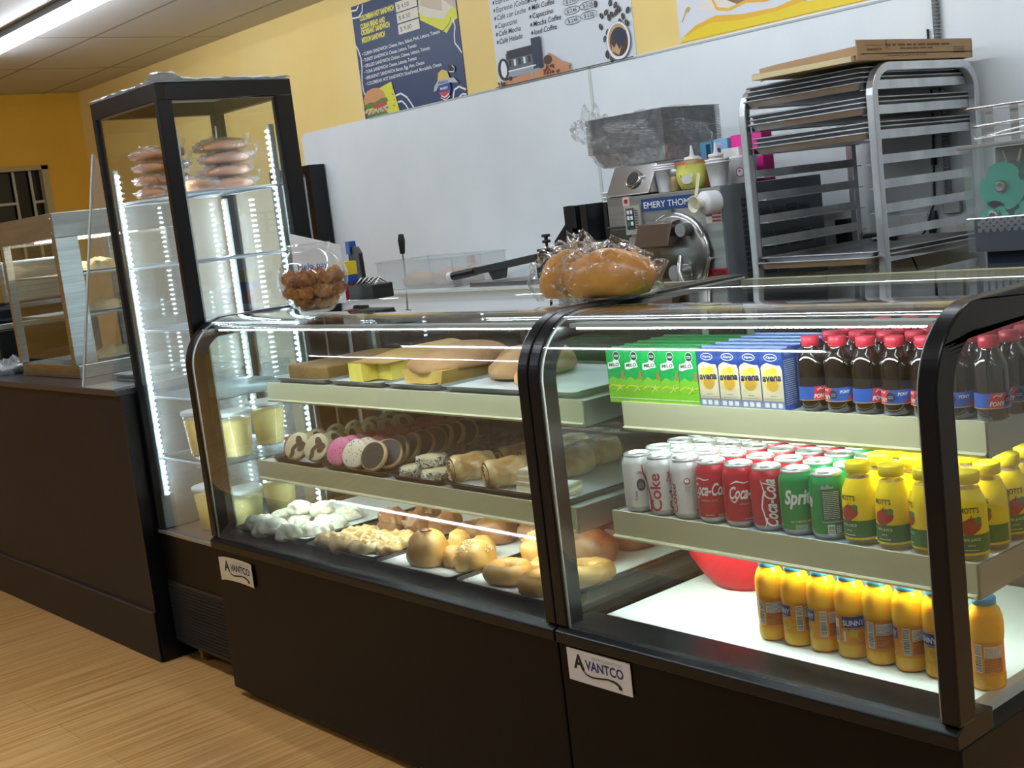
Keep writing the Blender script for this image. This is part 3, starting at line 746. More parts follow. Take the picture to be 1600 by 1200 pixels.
# ------------------------------------------------------------------ malt drink bottles on the top shelf
r = thing('malt_drink_bottle', '', 'malt drink bottle')
b = MB()
b.lathe([(0.0, 0.002), (0.019, 0.0), (0.0245, 0.004), (0.027, 0.012), (0.0275, 0.022)], n=28, m=0)
b.lathe([(0.0275, 0.022), (0.0275, 0.047)], n=36, m=2)
b.lathe([(0.0275, 0.047), (0.0280, 0.052), (0.0280, 0.082), (0.0265, 0.094), (0.0215, 0.106), (0.0150, 0.1155), (0.0145, 0.119)], n=28, m=0)
b.lathe([(0.0155, 0.119), (0.0160, 0.1195), (0.0160, 0.1205), (0.0150, 0.121)], n=28, m=1)
D = Dec(b, cylmap(0.0275), 0.004); D.o = 0.0003; D.step = 0.00006
for a0 in (-0.050, 0.036):
    D.poly([(a0+0.0, 0.022), (a0+0.022, 0.022), (a0+0.030, 0.047), (a0+0.004, 0.047)], 1)
    D.text('PONY', a0+0.002, 0.026, 0.0105, 3, 0.03, shear=0.2, width=0.024)
    D.stroke([(a0+0.008, 0.040), (a0+0.013, 0.044), (a0+0.019, 0.041), (a0+0.022, 0.045)], 0.0015, 3)
for a0 in (0.006,):
    D.poly([(a0-0.004, 0.022), (a0+0.020, 0.022), (a0+0.026, 0.030), (a0+0.010, 0.034)], 1); D.text('PONY', a0-0.012, 0.037, 0.0075, 3, 0.03, shear=0.2, width=0.018)
for a0 in (-0.018, 0.070): D.ell(a0, 0.035, 0.0075, 0.008, 4); D.fine(a0-0.005, 0.032, a0+0.005, 0.038, 2, 5)
D.stroke([(-0.085+0.005*i, 0.0225) for i in range(35)], 0.0012, 6)
b.build('bottle_body', [mat('malt_dark', '1b1008', 0.08, coat=0.6, spec=0.7), mat('pony_red', 'c62a33', 0.4), mat('pony_blue', '2e55a5', 0.4), mat('pony_white', 'e9e6e0', 0.4), mat('pony_black', '1f2430', 0.5), mat('pony_grey', '8a92a0', 0.5), mat('pony_gold', 'c9b04a', 0.5)], r)
b = MB(); b.lathe([(0.0155, 0.1212), (0.0165, 0.122), (0.0165, 0.1345), (0.0150, 0.1365), (0.0, 0.137)], n=28); b.build('cap', mat('cap_red', 'd3324a', 0.38), r)
P = Placer(r, 'dark malt drink bottles on the top shelf')
for j in range(5):
    for i in range(7):
        x = 0.521+0.0578*i + (0.0 if j % 2 == 0 else 0.004); y = 0.236+0.0580*j
        rz = [2.35, 0.75, 2.55, 0.78, 0.62, 0.70, -1.3+3.4][i] if j == 0 else random.uniform(0, 6)
        P.at((x, y, 0.9325), rz, 'dark malt drink bottle with red cap, %s row, %s from the left' % (['front'] [0] if j == 0 else ORD[j], ORD[i]))
# ------------------------------------------------------------------ drink cartons
def carton(nm, w, d, h, mats, art, artside):
    r = thing(nm, '', 'drink carton')
    b = MB(); b.box(-w/2, -d/2, 0, w/2, d/2, h, 0)
    b.add([(-w/2, -0.002, h), (w/2, -0.002, h), (w/2, 0.002, h), (-w/2, 0.002, h), (-w/2, -0.0015, h+0.003), (w/2, -0.0015, h+0.003), (w/2, 0.0015, h+0.003), (-w/2, 0.0015, h+0.003)], [(0,1,5,4), (1,2,6,5), (2,3,7,6), (3,0,4,7), (4,5,6,7)], 1)
    D = Dec(b, planeY(-w/2, -d/2, 0)); D.o = 0.0002; D.step = 0.00008; art(D, w, h)
    D = Dec(b, planeX(w/2, -d/2, 0)); D.o = 0.0002; D.step = 0.00008; artside(D, d, h)
    D = Dec(b, lambda u, v, o: (-w/2+u, -d/2+v, h+o)); D.o = 0.0002; D.rect(0.002, 0.002, w-0.002, d*0.42, 1); D.ell(w*0.3, d*0.75, 0.004, 0.004, 3)
    b.build('carton_box', mats, r)
    return r
def a_milo(D, w, h):
    D.rect(0, 0, w, h*0.42, 2)
    for i in range(3): D.poly([(0, h*(0.42-0.05*i)), (w*0.3, h*(0.50-0.04*i)), (w*0.6, h*(0.44-0.03*i)), (w, h*(0.52-0.05*i)), (w, h*(0.30-0.03*i)), (0, h*(0.28-0.03*i))], 2)
    D.ell(w*0.62, h*0.88, w*0.20, w*0.20, 4); D.ell(w*0.62, h*0.88, w*0.175, w*0.175, 5); D.fine(w*0.50, h*0.86, w*0.74, h*0.91, 2, 3)
    D.poly([(w*0.06, h*0.64), (w*0.08, h*0.745), (w*0.42, h*0.775), (w*0.44, h*0.81), (w*0.72, h*0.80), (w*0.82, h*0.68), (w*0.55, h*0.665), (w*0.2, h*0.625)], 3)
    D.text('MILO', w*0.44, h*0.685, h*0.085, 6, 0.03, align='C', width=w*0.60, rot=0.06, shear=0.15)
    D.stroke([(0, h*0.28), (w*0.25, h*0.335), (w*0.6, h*0.32), (w*0.80, h*0.25)], w*0.06, 7); D.stroke([(w*0.66, h*0.30), (w*0.98, h*0.335)], w*0.05, 7)
    D.stroke([(w*0.45, h*0.22), (w*0.62, h*0.27), (w*0.70, h*0.36)], w*0.02, 3); D.fine(0, h*0.085, w*0.95, h*0.105, 1, 3, 3, 0.7); D.fine(0.003, h*0.04, w*0.95, h*0.055, 1, 7)
    D.poly([(w*0.80, h*0.45), (w*0.98, h*0.45), (w*0.98, h*0.62), (w*0.86, h*0.60)], 8)
MIL = [mat('milo_green', '12a04c', 0.3), mat('milo_green2', '0b8a40', 0.35), mat('milo_lime', '7cbf2c', 0.35), mat('milo_white', 'dfe9df', 0.4), mat('milo_white2', 'cfd8d0', 0.4), mat('milo_dark', '1c3a2a', 0.45), mat('milo_brown', '45211c', 0.5), mat('milo_yellow', 'd9c92c', 0.4), mat('milo_orange', 'a8763a', 0.4)]
milo = carton('chocolate_milk_carton', 0.0495, 0.040, 0.112, MIL, a_milo, lambda D, w, h: (D.rect(0, 0, w, h*0.4, 2), D.fine(0.003, h*0.5, w-0.003, h*0.9, 10, 3, 3, 0.35)))
P = Placer(milo, 'green chocolate milk cartons')
for j in range(5):
    for i in range(5):
        lab = 'green chocolate milk carton, %s row, %s from the left' % ('front' if j == 0 else ORD[j], ORD[i])
        P.at((0.047+0.050*i+0.0015*j*0, 0.224+0.0405*j, 0.9325), 0, lab)
def a_oat(D, w, h):
    D.rect(0, h*0.88, w, h, 2); D.poly([(w*0.02, h*0.16), (w*0.98, h*0.16), (w*0.98, h*0.66), (w*0.86, h*0.78), (w*0.2, h*0.80), (w*0.02, h*0.70)], 4)
    D.poly([(0, h*0.80), (w*0.25, h*0.86), (w*0.7, h*0.80), (w, h*0.84), (w, h*0.74), (w*0.7, h*0.74), (w*0.3, h*0.78), (0, h*0.72)], 2)
    D.ell(w*0.5, h*0.865, w*0.30, h*0.062, 3); D.ell(w*0.5, h*0.865, w*0.27, h*0.05, 2); D.text('Alpina', w*0.5, h*0.850, h*0.055, 3, 0.02, align='C', width=w*0.42)
    D.ell(w*0.48, h*0.48, w*0.36, h*0.17, 5); D.ell(w*0.50, h*0.42, w*0.26, h*0.10, 6); D.ell(w*0.42, h*0.60, w*0.26, h*0.08, 7); D.ell(w*0.60, h*0.65, w*0.15, h*0.05, 5)
    D.text('avena', w*0.50, h*0.485, h*0.165, 8, 0.035, align='C', width=w*0.86, rot=0.05, shear=0.1)
    D.rect(0, 0.0, w, h*0.16, 9); 
    for i in range(3): D.rect(w*(0.10+0.30*i), h*0.055, w*(0.30+0.30*i), h*0.13, 3)
    D.fine(w*0.1, h*0.19, w*0.9, h*0.205, 1, 9); D.fine(w*0.38, h*0.235, w*0.66, h*0.25, 1, 8); D.rect(0, 0, w, h*0.035, 2)
OAT = [mat('oat_blue', '2c4f9a', 0.35), mat('oat_foil', '6f86b8', 0.3, 0.4), mat('oat_blue2', '223f85', 0.35), mat('oat_white', 'd9dcdc', 0.4), mat('oat_cream', 'd6cba6', 0.4), mat('oat_yellow', 'dfc52e', 0.4), mat('oat_gold', 'c99a3a', 0.4), mat('oat_lemon', 'e3d460', 0.4), mat('oat_navy', '14245a', 0.4), mat('oat_grey', '7e85a0', 0.4)]
oat = carton('oat_drink_carton', 0.0505, 0.040, 0.116, OAT, a_oat, lambda D, w, h: (D.fine(0.004, h*0.10, w-0.004, h*0.84, 22, 3, 5, 0.3), D.rect(w*0.2, h*0.88, w*0.6, h*0.95, 1)))
P = Placer(oat, 'blue oat drink cartons')
for j in range(5):
    for i in range(4):
        lab = 'blue oat drink carton, %s row, %s from the left' % ('front' if j == 0 else ORD[j], ORD[i])
        P.at((0.299+0.0512*i, 0.224+0.0405*j, 0.9325), 0, lab)

# ------------------------------------------------------------------ red mixing bowl on the bottom deck
t = thing('mixing_bowl', 'large glossy red plastic mixing bowl on the white deck behind the orange bottles', 'bowl', (0.175, 0.42, 0.5018))
b = MB(); b.lathe([(0.0, 0.003), (0.070, 0.0), (0.078, 0.004), (0.105, 0.035), (0.128, 0.075), (0.143, 0.120)], (0.175, 0.42, 0.5018), 48)
b.lathe([(0.139, 0.120), (0.124, 0.078), (0.100, 0.038), (0.072, 0.009), (0.0, 0.007)], (0.175, 0.42, 0.5018), 48)
RB = mat('bowl_red', 'a0101e', 0.5, spec=0.08)
b.build('bowl_shell', RB, t)
b = MB(); b.lathe([(0.143, 0.1195), (0.152, 0.121), (0.153, 0.127), (0.146, 0.129), (0.139, 0.126), (0.139, 0.1195)], (0.175, 0.42, 0.5018), 48); b.build('rolled_rim', mat('bowl_rim', 'a81a2a', 0.25), t)
# a pale film lining left on the deck of the rear corner: small scraps

# ================================================================== baked goods in the left case
CRUST = nmat('golden_crust', 'c98a3c', 'e2b468', 9, 0.42, bump=0.25, bscale=60, coat=0.15)
CRUST2 = nmat('pale_crust', 'd9b06a', 'ecd09a', 8, 0.5, bump=0.25, bscale=60)
BROWNB = nmat('brown_crust', '6d4426', '8f6036', 9, 0.45, bump=0.25, bscale=60)
GLAZE = nmat('glazed_dough', 'c79a55', 'e8cf98', 10, 0.3, bump=0.2, bscale=30, coat=0.5)
MERI = nmat('white_meringue', 'e6e0cc', 'f3efe2', 6, 0.5, bump=0.08, bscale=20, sss=0.15)
CHOC = nmat('chocolate', '120c0a', '21140f', 12, 0.4, bump=0.1)
CREAM = nmat('cookie_cream', 'cdbd92', 'dccfa8', 20, 0.7, bump=0.2)
PARCH = nmat('parchment', 'd6dadb', 'e3e6e6', 3, 0.6)
TRAYB = nmat('brown_tray', '3b2a22', '4a3429', 4, 0.38)
TRAYK = mat('black_tray', '101416', 0.3)
TRAYM = nmat('metal_tray', '8f948f', 'a5a9a3', 6, 0.35, 0.7)
def tray(x0, y0, x1, y1, z, m, label, h=0.016, nm='baking_tray', paper=None, r=0.02, cat='tray'):
    t = thing(nm, label, cat, ((x0+x1)/2, (y0+y1)/2, z))
    def rr(x0, y0, x1, y1, r, n=4):
        P = []
        for cx, cy, a in ((x1-r, y1-r, 0), (x0+r, y1-r, 90), (x0+r, y0+r, 180), (x1-r, y0+r, 270)):
            for k in range(n+1): P.append((cx+r*math.cos(math.radians(a+90*k/n)), cy+r*math.sin(math.radians(a+90*k/n))))
        return P
    lv = [(0.012, 0), (0.0, h), (-0.004, h+0.001), (-0.004, h-0.001), (0.002, h-0.002), (0.014, 0.0022)]
    b = MB(); R = [[(p[0], p[1], z+dz) for p in rr(x0+d, y0+d, x1-d, y1-d, max(r-d*0.5, 0.004))] for d, dz in lv]
    vs = [p for q in R for p in q]; n = len(R[0]); fs = []
    for i in range(len(lv)-1):
        for k in range(n): fs.append((i*n+k, i*n+(k+1) % n, (i+1)*n+(k+1) % n, (i+1)*n+k))
    b.add(vs, fs, 0, True); b.add(R[0], [tuple(range(n))], 0); b.add(R[-1], [tuple(range(n))], 0)
    b.build('tray_pan', m, t)
    if paper:
        px0, py0, px1, py1 = paper; q = MB(); N = 12; K = 12; vs = []
        for j in range(K+1):
            for i in range(N+1):
                u, v = i/N, j/K; e = min(u, 1-u, v, 1-v)
                zz = z+0.0032 + (0.010*(1-e/0.12)**2 if e < 0.12 else 0) + 0.0015*noise.noise(Vector((u*5, v*5, px0*9)))*(1 if e > 0.1 else 0)
                vs.append((px0+(px1-px0)*u, py0+(py1-py0)*v, zz))
        vs = vs + [(a, b_, c-0.0006) for a, b_, c in vs]
        F = [(j*(N+1)+i, j*(N+1)+i+1, (j+1)*(N+1)+i+1, (j+1)*(N+1)+i) for j in range(K) for i in range(N)]; M_ = (N+1)*(K+1)
        q.add(vs, F+[tuple(M_+i for i in f) for f in F], 0, True); q.build('parchment_liner', PARCH, t)
    return t
ZD = 0.502
tray(-1.485, 0.06, -1.115, 0.58, ZD, TRAYB, 'brown tray holding the white meringue twists in the bottom left of the case', paper=(-1.45, 0.09, -1.135, 0.55))
tray(-1.085, 0.06, -0.765, 0.58, ZD, TRAYB, 'brown tray holding glazed pale twists on the case bottom', paper=(-1.06, 0.08, -0.785, 0.55))
tray(-0.745, 0.06, -0.435, 0.58, ZD, TRAYB, 'brown tray with white liner under the large round buns', paper=(-0.73, 0.068, -0.45, 0.55))
tray(-0.415, 0.06, -0.085, 0.58, ZD, TRAYB, 'brown tray with white liner under the ring breads beside the black divider', paper=(-0.40, 0.068, -0.10, 0.55))
ZP = ZD+0.0065
# meringue twists: one folded shape, repeated
def one(nm, label, cat, mb_mats, group=None):
    b, m = mb_mats; return tag(b.build(nm, m), label, cat, group)
b = MB(); b.blob((0, 0, 0), (0.052, 0.042, 0.038), n=72, k=20, amp=0.10, freq=1.6, wr=0.055, flat=0.3, seed=3)
b.ring((0.0, 0, 0.012), 0.022, 0.014, n=30, k=10, amp=0.3, tw=7, seed=5)
o = b.build('meringue_twist', MERI); tag(o, 'x', 'pastry')
P = Placer(o, 'white meringue twists')
mp = [(-1.425, 0.115, 0), (-1.335, 0.095, 1), (-1.225, 0.095, 2), (-1.175, 0.155, 2.4), (-1.41, 0.20, 3), (-1.31, 0.185, 4), (-1.215, 0.225, 5), (-1.36, 0.28, 2), (-1.25, 0.30, 1)]
mt = ['at the front left corner of its tray', 'second at the tray front', 'front and centre with the widest folds', 'at the front right of its tray', 'behind the left corner one', 'in the middle of the heap', 'right side of the second row', 'at the back left of the heap', 'at the back right of the heap']
for i, (x, y, a) in enumerate(mp): P.at((x, y, ZP), a*1.3, 'white folded meringue twist, ' + mt[i], sc=1.0+0.05*math.sin(i*2))
b = MB(); b.blob((0, 0, 0), (0.040, 0.034, 0.034), n=54, k=18, amp=0.12, freq=1.8, wr=0.06, seed=9)
o = tag(b.build('meringue_twist', MERI), 'x', 'pastry'); P = Placer(o, 'white meringue twists')
for i, (x, y, z, s_) in enumerate(((-1.335, 0.20, 0.036, 'standing on top of the heap at the left'), (-1.26, 0.23, 0.034, 'leaning on top of the heap at the right'))):
    P.at((x, y, ZP+z), i*2, 'small white meringue twist '+s_)
# glazed twists
b = MB(); b.ring((0, 0, 0), 0.033, 0.0175, n=40, k=12, amp=0.16, tw=5, seed=2, sy=0.8, sz=0.85)
b.blob((0, 0, 0.0), (0.030, 0.022, 0.022), n=24, k=10, amp=0.2, seed=4)
o = tag(b.build('glazed_twist', GLAZE), 'x', 'pastry'); P = Placer(o, 'pale glazed twists')
gp = [(-1.025, 0.105, 0.0), (-0.945, 0.10, 1.9), (-0.865, 0.115, 0.6), (-1.005, 0.185, 1.1), (-0.925, 0.185, 2.7), (-0.845, 0.205, 0.4), (-0.80, 0.15, 2.0)]
gt = ['at the front left corner of its tray', 'second in the front row', 'third in the front row', 'left in the second row', 'middle of the second row', 'right in the second row', 'at the right edge by the round bun']
for i, (x, y, a) in enumerate(gp): P.at((x, y, ZP), a, 'pale glazed twisted pastry, ' + gt[i], sc=(1.0, 1.0, 1.0+0.1*math.sin(i*3)))
b = MB(); b.blob((0, 0, 0), (0.050, 0.040, 0.055), n=30, k=14, amp=0.2, freq=2.2, seed=14)
o = tag(b.build('brown_bun', BROWNB), 'x', 'bun'); P = Placer(o, 'brown buns behind the twists')
for i, (x, y, s_) in enumerate(((-1.00, 0.30, 'tallest at the left behind the glazed twists'), (-0.90, 0.32, 'second behind the glazed twists'), (-0.82, 0.35, 'third behind the glazed twists'), (-0.985, 0.41, 'far left in the back row'))):
    P.at((x, y, ZP), i*1.7, 'dark brown lumpy bun, '+s_)
# round buns on the third tray
b = MB(); b.blob((0, 0, 0), (0.056, 0.054, 0.085), n=34, k=16, amp=0.05, freq=1.6, flat=0.55, seed=1)
o = b.build('round_bun', CRUST)
tag(o, 'large smooth round golden bun with a cracked top at the front of its tray', 'bun')
b = MB()
for k in range(7):
    a = k*0.9; b.blob((0.014*math.cos(a), 0.010*math.sin(a), 0.0835), (0.008, 0.0035, 0.003), n=8, k=6, seed=k, M=None)
b.build('cracked_top', mat('dark_crack', '6b3a1c', 0.7), o); o.location = (-0.615, 0.135, ZP)
b = MB(); b.blob((0, 0, 0), (0.030, 0.040, 0.050), n=26, k=12, amp=0.06, freq=1.6, flat=0.4, seed=21)
o = tag(b.build('finger_roll', CRUST), 'x', 'bun'); P = Placer(o, 'small oval rolls')
for i, (x, y, z, a, s_) in enumerate(((-0.545, 0.165, 0, 0.5, 'between the large round bun and the seeded bun'), (-0.545, 0.255, 0.0, 1.4, 'behind the first small roll'), (-0.655, 0.265, 0.0, 0.9, 'behind the large round bun'))):
    P.at((x, y, ZP+z), a, 'small smooth golden oval roll '+s_)
def seeded(seed):
    b = MB(); b.blob((0, 0, 0), (0.055, 0.048, 0.068), n=34, k=16, amp=0.07, freq=1.8, flat=0.4, seed=seed, m=0)
    rnd = random.Random(seed)
    for k in range(130):
        a = rnd.uniform(0, 6.28); th = rnd.uniform(0, 1.05); x, y = math.sin(th)*math.cos(a), math.sin(th)*math.sin(a)
        zc = 0.068*(math.cos(th)+0.4)/1.4
        M = Matrix.Translation((x*0.055*1.0, y*0.048*1.0, zc+0.001)) @ Matrix.Rotation(rnd.uniform(0, 3), 4, 'Z') @ Matrix.Rotation(rnd.uniform(-0.5, 0.5), 4, 'Y')
        b.box(-0.005, -0.001, -0.001, 0.005, 0.001, 0.001, 1, M)
    return b
SEED = mat('grated_cheese', 'e2cd98', 0.6)
b = seeded(6); o = b.build('seeded_bun', [CRUST, SEED]); tag(o, 'x', 'bun'); P = Placer(o, 'shred topped buns')
P.at((-0.468, 0.165, ZP), 0.2, 'golden bun topped with pale shreds at the front right of its tray')
P.at((-0.385, 0.315, ZP), 1.2, 'browner bun topped with pale shreds further back by the ring breads')
b = MB(); b.blob((0, 0, 0), (0.058, 0.050, 0.075), n=28, k=14, amp=0.08, freq=1.8, flat=0.4, seed=31)
o = tag(b.build('brown_bun', BROWNB), 'x', 'bun'); P = Placer(o, 'dark buns at the back of the case bottom')
for i, (x, y, s_) in enumerate(((-0.615, 0.36, 'behind the small oval rolls'), (-0.49, 0.40, 'left one behind the shredded bun'), (-0.355, 0.43, 'tall one behind the second shredded bun'), (-0.245, 0.36, 'beside the black divider at the back'), (-0.24, 0.49, 'far back beside the black divider'), (-0.60, 0.50, 'far back over the third tray'))):
    P.at((x, y, ZP), i, 'dark brown round bun, '+s_)
# ring breads
b = MB(); b.ring((0, 0, 0), 0.042, 0.024, n=36, k=14, amp=0.07, seed=3, sy=0.85, sz=0.95)
o = tag(b.build('ring_bread', CRUST), 'x', 'bread'); P = Placer(o, 'golden ring breads')
for i, (x, y, z, s_) in enumerate(((-0.305, 0.135, 0, 'at the left front of the last tray'), (-0.165, 0.125, 0, 'touching the black divider at the front'), (-0.235, 0.215, 0.0, 'in the second row of the last tray'), (-0.135, 0.225, 0, 'second row beside the divider'))):
    P.at((x, y, ZP+z), i*1.3, 'golden ring bread '+s_)
b = MB(); b.ring((0, 0, 0), 0.036, 0.021, n=30, k=12, amp=0.1, seed=8, sz=0.9)
o = tag(b.build('ring_bread', BROWNB), 'x', 'bread'); P = Placer(o, 'brown ring breads')
for i, (x, y, s_) in enumerate(((-0.71, 0.47, 'dark brown ring bread at the back of the bun tray'), (-0.70, 0.36, 'dark brown ring bread behind the golden rolls'))): P.at((x, y, ZP), i, s_)

# ---- middle shelf of the left case
ZS = 0.7045
tray(-1.375, 0.15, -1.115, 0.56, ZS, TRAYK, 'black tray of marbled cookies at the left of the middle shelf')
tray(-1.095, 0.15, -0.795, 0.56, ZS, TRAYK, 'black tray of pink and black cookies on the middle shelf')
tray(-0.775, 0.15, -0.555, 0.56, ZS, TRAYK, 'black tray of coconut sandwich cookies on the middle shelf')
tray(-0.535, 0.15, -0.085, 0.56, ZS, TRAYK, 'black tray with white liner under the rolled pastries', paper=(-0.50, 0.165, -0.10, 0.54))
ZT = ZS+0.0045
def cookie_mb(R=0.043, h=0.016, m2=None, pattern=None, seed=0):
    b = MB(); b.lathe([(0, 0), (R*0.93, 0.0), (R, h*0.35), (R*0.97, h*0.7), (R*0.88, h*0.95), (0, h*0.95)], n=32, m=0)
    D = Dec(b, lambda u, v, o: (u, v, h*0.95+o)); D.o = 0.0002
    if pattern: pattern(D, R, random.Random(seed))
    return b
def p_camo(D, R, rnd):
    for k in range(9):
        a = rnd.uniform(0, 6.28); d = rnd.uniform(0.1, 0.66)*R; c = (d*math.cos(a), d*math.sin(a))
        D.ell(c[0], c[1], R*rnd.uniform(0.22, 0.42), R*rnd.uniform(0.12, 0.2), 1, 12, rnd.uniform(0, 3))
def p_speck(D, R, rnd):
    for k in range(26):
        a = rnd.uniform(0, 6.28); d = math.sqrt(rnd.random())*0.8*R; w = rnd.uniform(0.0012, 0.003)
        D.ell(d*math.cos(a), d*math.sin(a), w, w*0.7, 1 + (k % 2 if len(D.mb.m) else 0)*0, 6, a)
def p_plain(D, R, rnd): D.ell(0, 0, R*0.86, R*0.86, 1, 24)
cookie_kinds = {
 'camo': ([CREAM, mat('cocoa_patch', '4a3526', 0.6)], p_camo, 'marbled cream and cocoa cookie'),
 'pink': ([nmat('pink_icing', 'd65f8c', 'e787ab', 14, 0.5), mat('pink_dark', '8f2a55', 0.5)], p_speck, 'pink cookie with dark specks'),
 'cream': ([nmat('cream_icing', 'dccdb0', 'ebe0c8', 14, 0.6), mat('sprinkle_brown', '5b3a2a', 0.5)], p_speck, 'cream cookie with brown sprinkles'),
 'black': ([nmat('cookie_side', 'c8a274', 'd9b98c', 14, 0.6), CHOC], p_plain, 'chocolate topped cookie'),
 'rose': ([nmat('rose_icing', 'a84a55', 'c2646c', 14, 0.5), mat('rose_dark', '7d3038', 0.5)], p_speck, 'dusky rose cookie')}
CP = {}
for i, (k, (mt_, pt, nm)) in enumerate(cookie_kinds.items()):
    o = cookie_mb(pattern=pt, seed=i+3).build('cookie', mt_); tag(o, 'x', 'cookie'); CP[k] = (Placer(o, nm+'s'), nm)
def lean_row(kind, x, y0, n, dy, where, dx=0.0, tilt=1.05, back=0.0):
    P, nm = CP[kind]
    for k in range(n):
        a = tilt-0.05*math.sin(k*2.1)
        z = ZT+0.0015+0.043*math.sin(a)+0.002
        P.at((x+dx*k+0.004*math.sin(k*3+x*9), y0+dy*k+0.02, z), label='%s, %s in the row %s' % (nm, ORD[k], where), rot=(a, 0.10*math.sin(k+x*3), 0.35*math.sin(k*1.7)+0.35))
rr_ = cookie_mb(R=0.033, h=0.016).build('cookie', nmat('red_icing', 'b02846', 'c8405c', 10, 0.45)); tag(rr_, 'round red cookie at the left end of the marbled cookie tray', 'cookie')
rr_.location = (-1.335, 0.205, ZT+0.034); rr_.rotation_euler = (1.2, 0, -0.2)
lean_row('camo', -1.265, 0.165, 6, 0.062, 'left on the left tray', dx=0.004)
lean_row('camo', -1.175, 0.175, 6, 0.058, 'right on the left tray', dx=0.003)
lean_row('pink', -1.035, 0.165, 2, 0.034, 'front of second tray')
lean_row('rose', -1.030, 0.235, 7, 0.042, 'behind pink cookies')
lean_row('cream', -0.955, 0.165, 2, 0.030, 'beside pink cookies')
lean_row('rose', -0.945, 0.235, 7, 0.040, 'behind cream cookies')
lean_row('black', -0.865, 0.165, 9, 0.038, 'right of second tray')
# coconut sandwich cookies
b = MB(); b.lathe([(0, 0), (0.036, 0.001), (0.038, 0.012), (0.036, 0.024), (0, 0.026)], n=30, m=0)
rnd = random.Random(4)
for k in range(230):
    a = rnd.uniform(0, 6.28); z = rnd.uniform(0.002, 0.022)
    M = Matrix.Translation((0.0385*math.cos(a), 0.0385*math.sin(a), z)) @ Matrix.Rotation(a+rnd.uniform(-1, 1), 4, 'Z') @ Matrix.Rotation(rnd.uniform(-1, 1), 4, 'X')
    b.box(-0.0012, -0.0045, -0.0008, 0.0012, 0.0045, 0.0008, 1+(k % 5 == 0), M)
o = b.build('coconut_sandwich_cookie', [CREAM, mat('coconut', 'e3dfd3', 0.7), mat('caramel_dark', '3c2b26', 0.6)]); tag(o, 'x', 'cookie'); P = Placer(o, 'coconut sandwich cookies')
al = [(-0.725, 0.205, 0, 'front left under the topmost one'), (-0.625, 0.200, 0, 'front right under the topmost one'), (-0.675, 0.225, 0.0265, 'topmost in the front pile'), (-0.735, 0.285, 0, 'second row on the left'), (-0.645, 0.285, 0, 'second row on the right')]
for i, (x, y, z, s_) in enumerate(al): P.at((x, y, ZT+z+0.001), i, 'cream sandwich cookie rolled in coconut, '+s_)
b = MB(); b.blob((0, 0, 0), (0.036, 0.036, 0.048), n=30, k=12, amp=0.1, freq=6, seed=12)
o = tag(b.build('dark_coconut_ball', nmat('dark_coconut', '33291f', '665542', 60, 0.8, bump=0.6, bscale=120)), 'x', 'cookie'); P = Placer(o, 'dark coconut treats')
k = 0
for y in (0.365, 0.44, 0.515):
    for x in (-0.735, -0.655, -0.585): P.at((x, y, ZT), k, 'dark brown coconut treat, %s row back, %s from the left' % (ORD[1+int((y-0.3)/0.07)], ORD[int((x+0.74)/0.07)])); k += 1
# rolled pastries
def roll_mb(L=0.085, R=0.030, seed=0):
    b = MB(); n = 26; K = 12; vs = []
    for i in range(K+1):
        t_ = i/K
        for j in range(n):
            a = 2*PI*j/n; q = R*(1+0.06*noise.noise(Vector((t_*3, math.cos(a)*2, math.sin(a)*2+seed))) + 0.05*math.sin(t_*PI*4))*(0.90 if i in (0, K) else 1)
            vs.append(((t_-0.5)*L, q*math.cos(a), R*0.9+0.9*q*math.sin(a)))
    b.add(vs, [(i*n+j, i*n+(j+1) % n, (i+1)*n+(j+1) % n, (i+1)*n+j) for i in range(K) for j in range(n)], 0, True)
    for s_ in (-1, 1):
        x = s_*L*0.5
        b.add([(x, 0.9*R*math.cos(2*PI*j/n), R*0.9+0.81*R*math.sin(2*PI*j/n)) for j in range(n)], [tuple(range(n))], 1)
        b.tube([(x+s_*0.001, R*(0.12+0.075*k/6)*math.cos(k*0.55)*1.0, R*0.9+R*(0.12+0.075*k/6)*math.sin(k*0.55)) for k in range(50)][:0] or [(x+s_*0.0012, R*(0.1+0.016*k)*math.cos(k*0.4), R*0.9+R*(0.1+0.016*k)*0.9*math.sin(k*0.4)) for k in range(46)], 0.0022, m=0, n=5)
    return b
o = tag(roll_mb().build('rolled_pastry', [nmat('flaky_crust', 'a8742c', 'e6cd90', 22, 0.35, bump=0.4, bscale=60, coat=0.4), mat('guava_filling', '5a2418', 0.4)]), 'x', 'pastry'); P = Placer(o, 'rolled pastries')
for i, (x, y, a, s_) in enumerate(((-0.505, 0.220, 1.2, 'at the front left of its tray with the dark filling showing'), (-0.365, 0.215, 1.15, 'second in the front row, filling showing'), (-0.46, 0.335, 1.3, 'left one in the second row'), (-0.375, 0.335, 1.2, 'middle one in the second row'), (-0.28, 0.34, 1.4, 'right one in the second row'), (-0.42, 0.46, 1.3, 'left one at the back'), (-0.31, 0.46, 1.3, 'right one at the back'))):
    P.at((x, y, ZT+0.004), a, 'flaky golden rolled pastry, '+s_, sc=1.25)
b = MB(); b.box(-0.035, -0.030, 0, 0.035, 0.030, 0.009, 0); b.box(-0.034, -0.029, 0.0092, 0.034, 0.029, 0.016, 1); b.box(-0.035, -0.030, 0.0162, 0.035, 0.030, 0.024, 0); b.box(-0.03, -0.026, 0.0242, 0.03, 0.026, 0.026, 2)
o = tag(b.build('layered_wafer', [nmat('wafer', 'c9b487', 'dccb9f', 30, 0.7), mat('wafer_cream', 'f0eee2', 0.6), mat('wafer_sugar', 'efece6', 0.7)]), 'x', 'pastry'); P = Placer(o, 'layered wafer pastries')
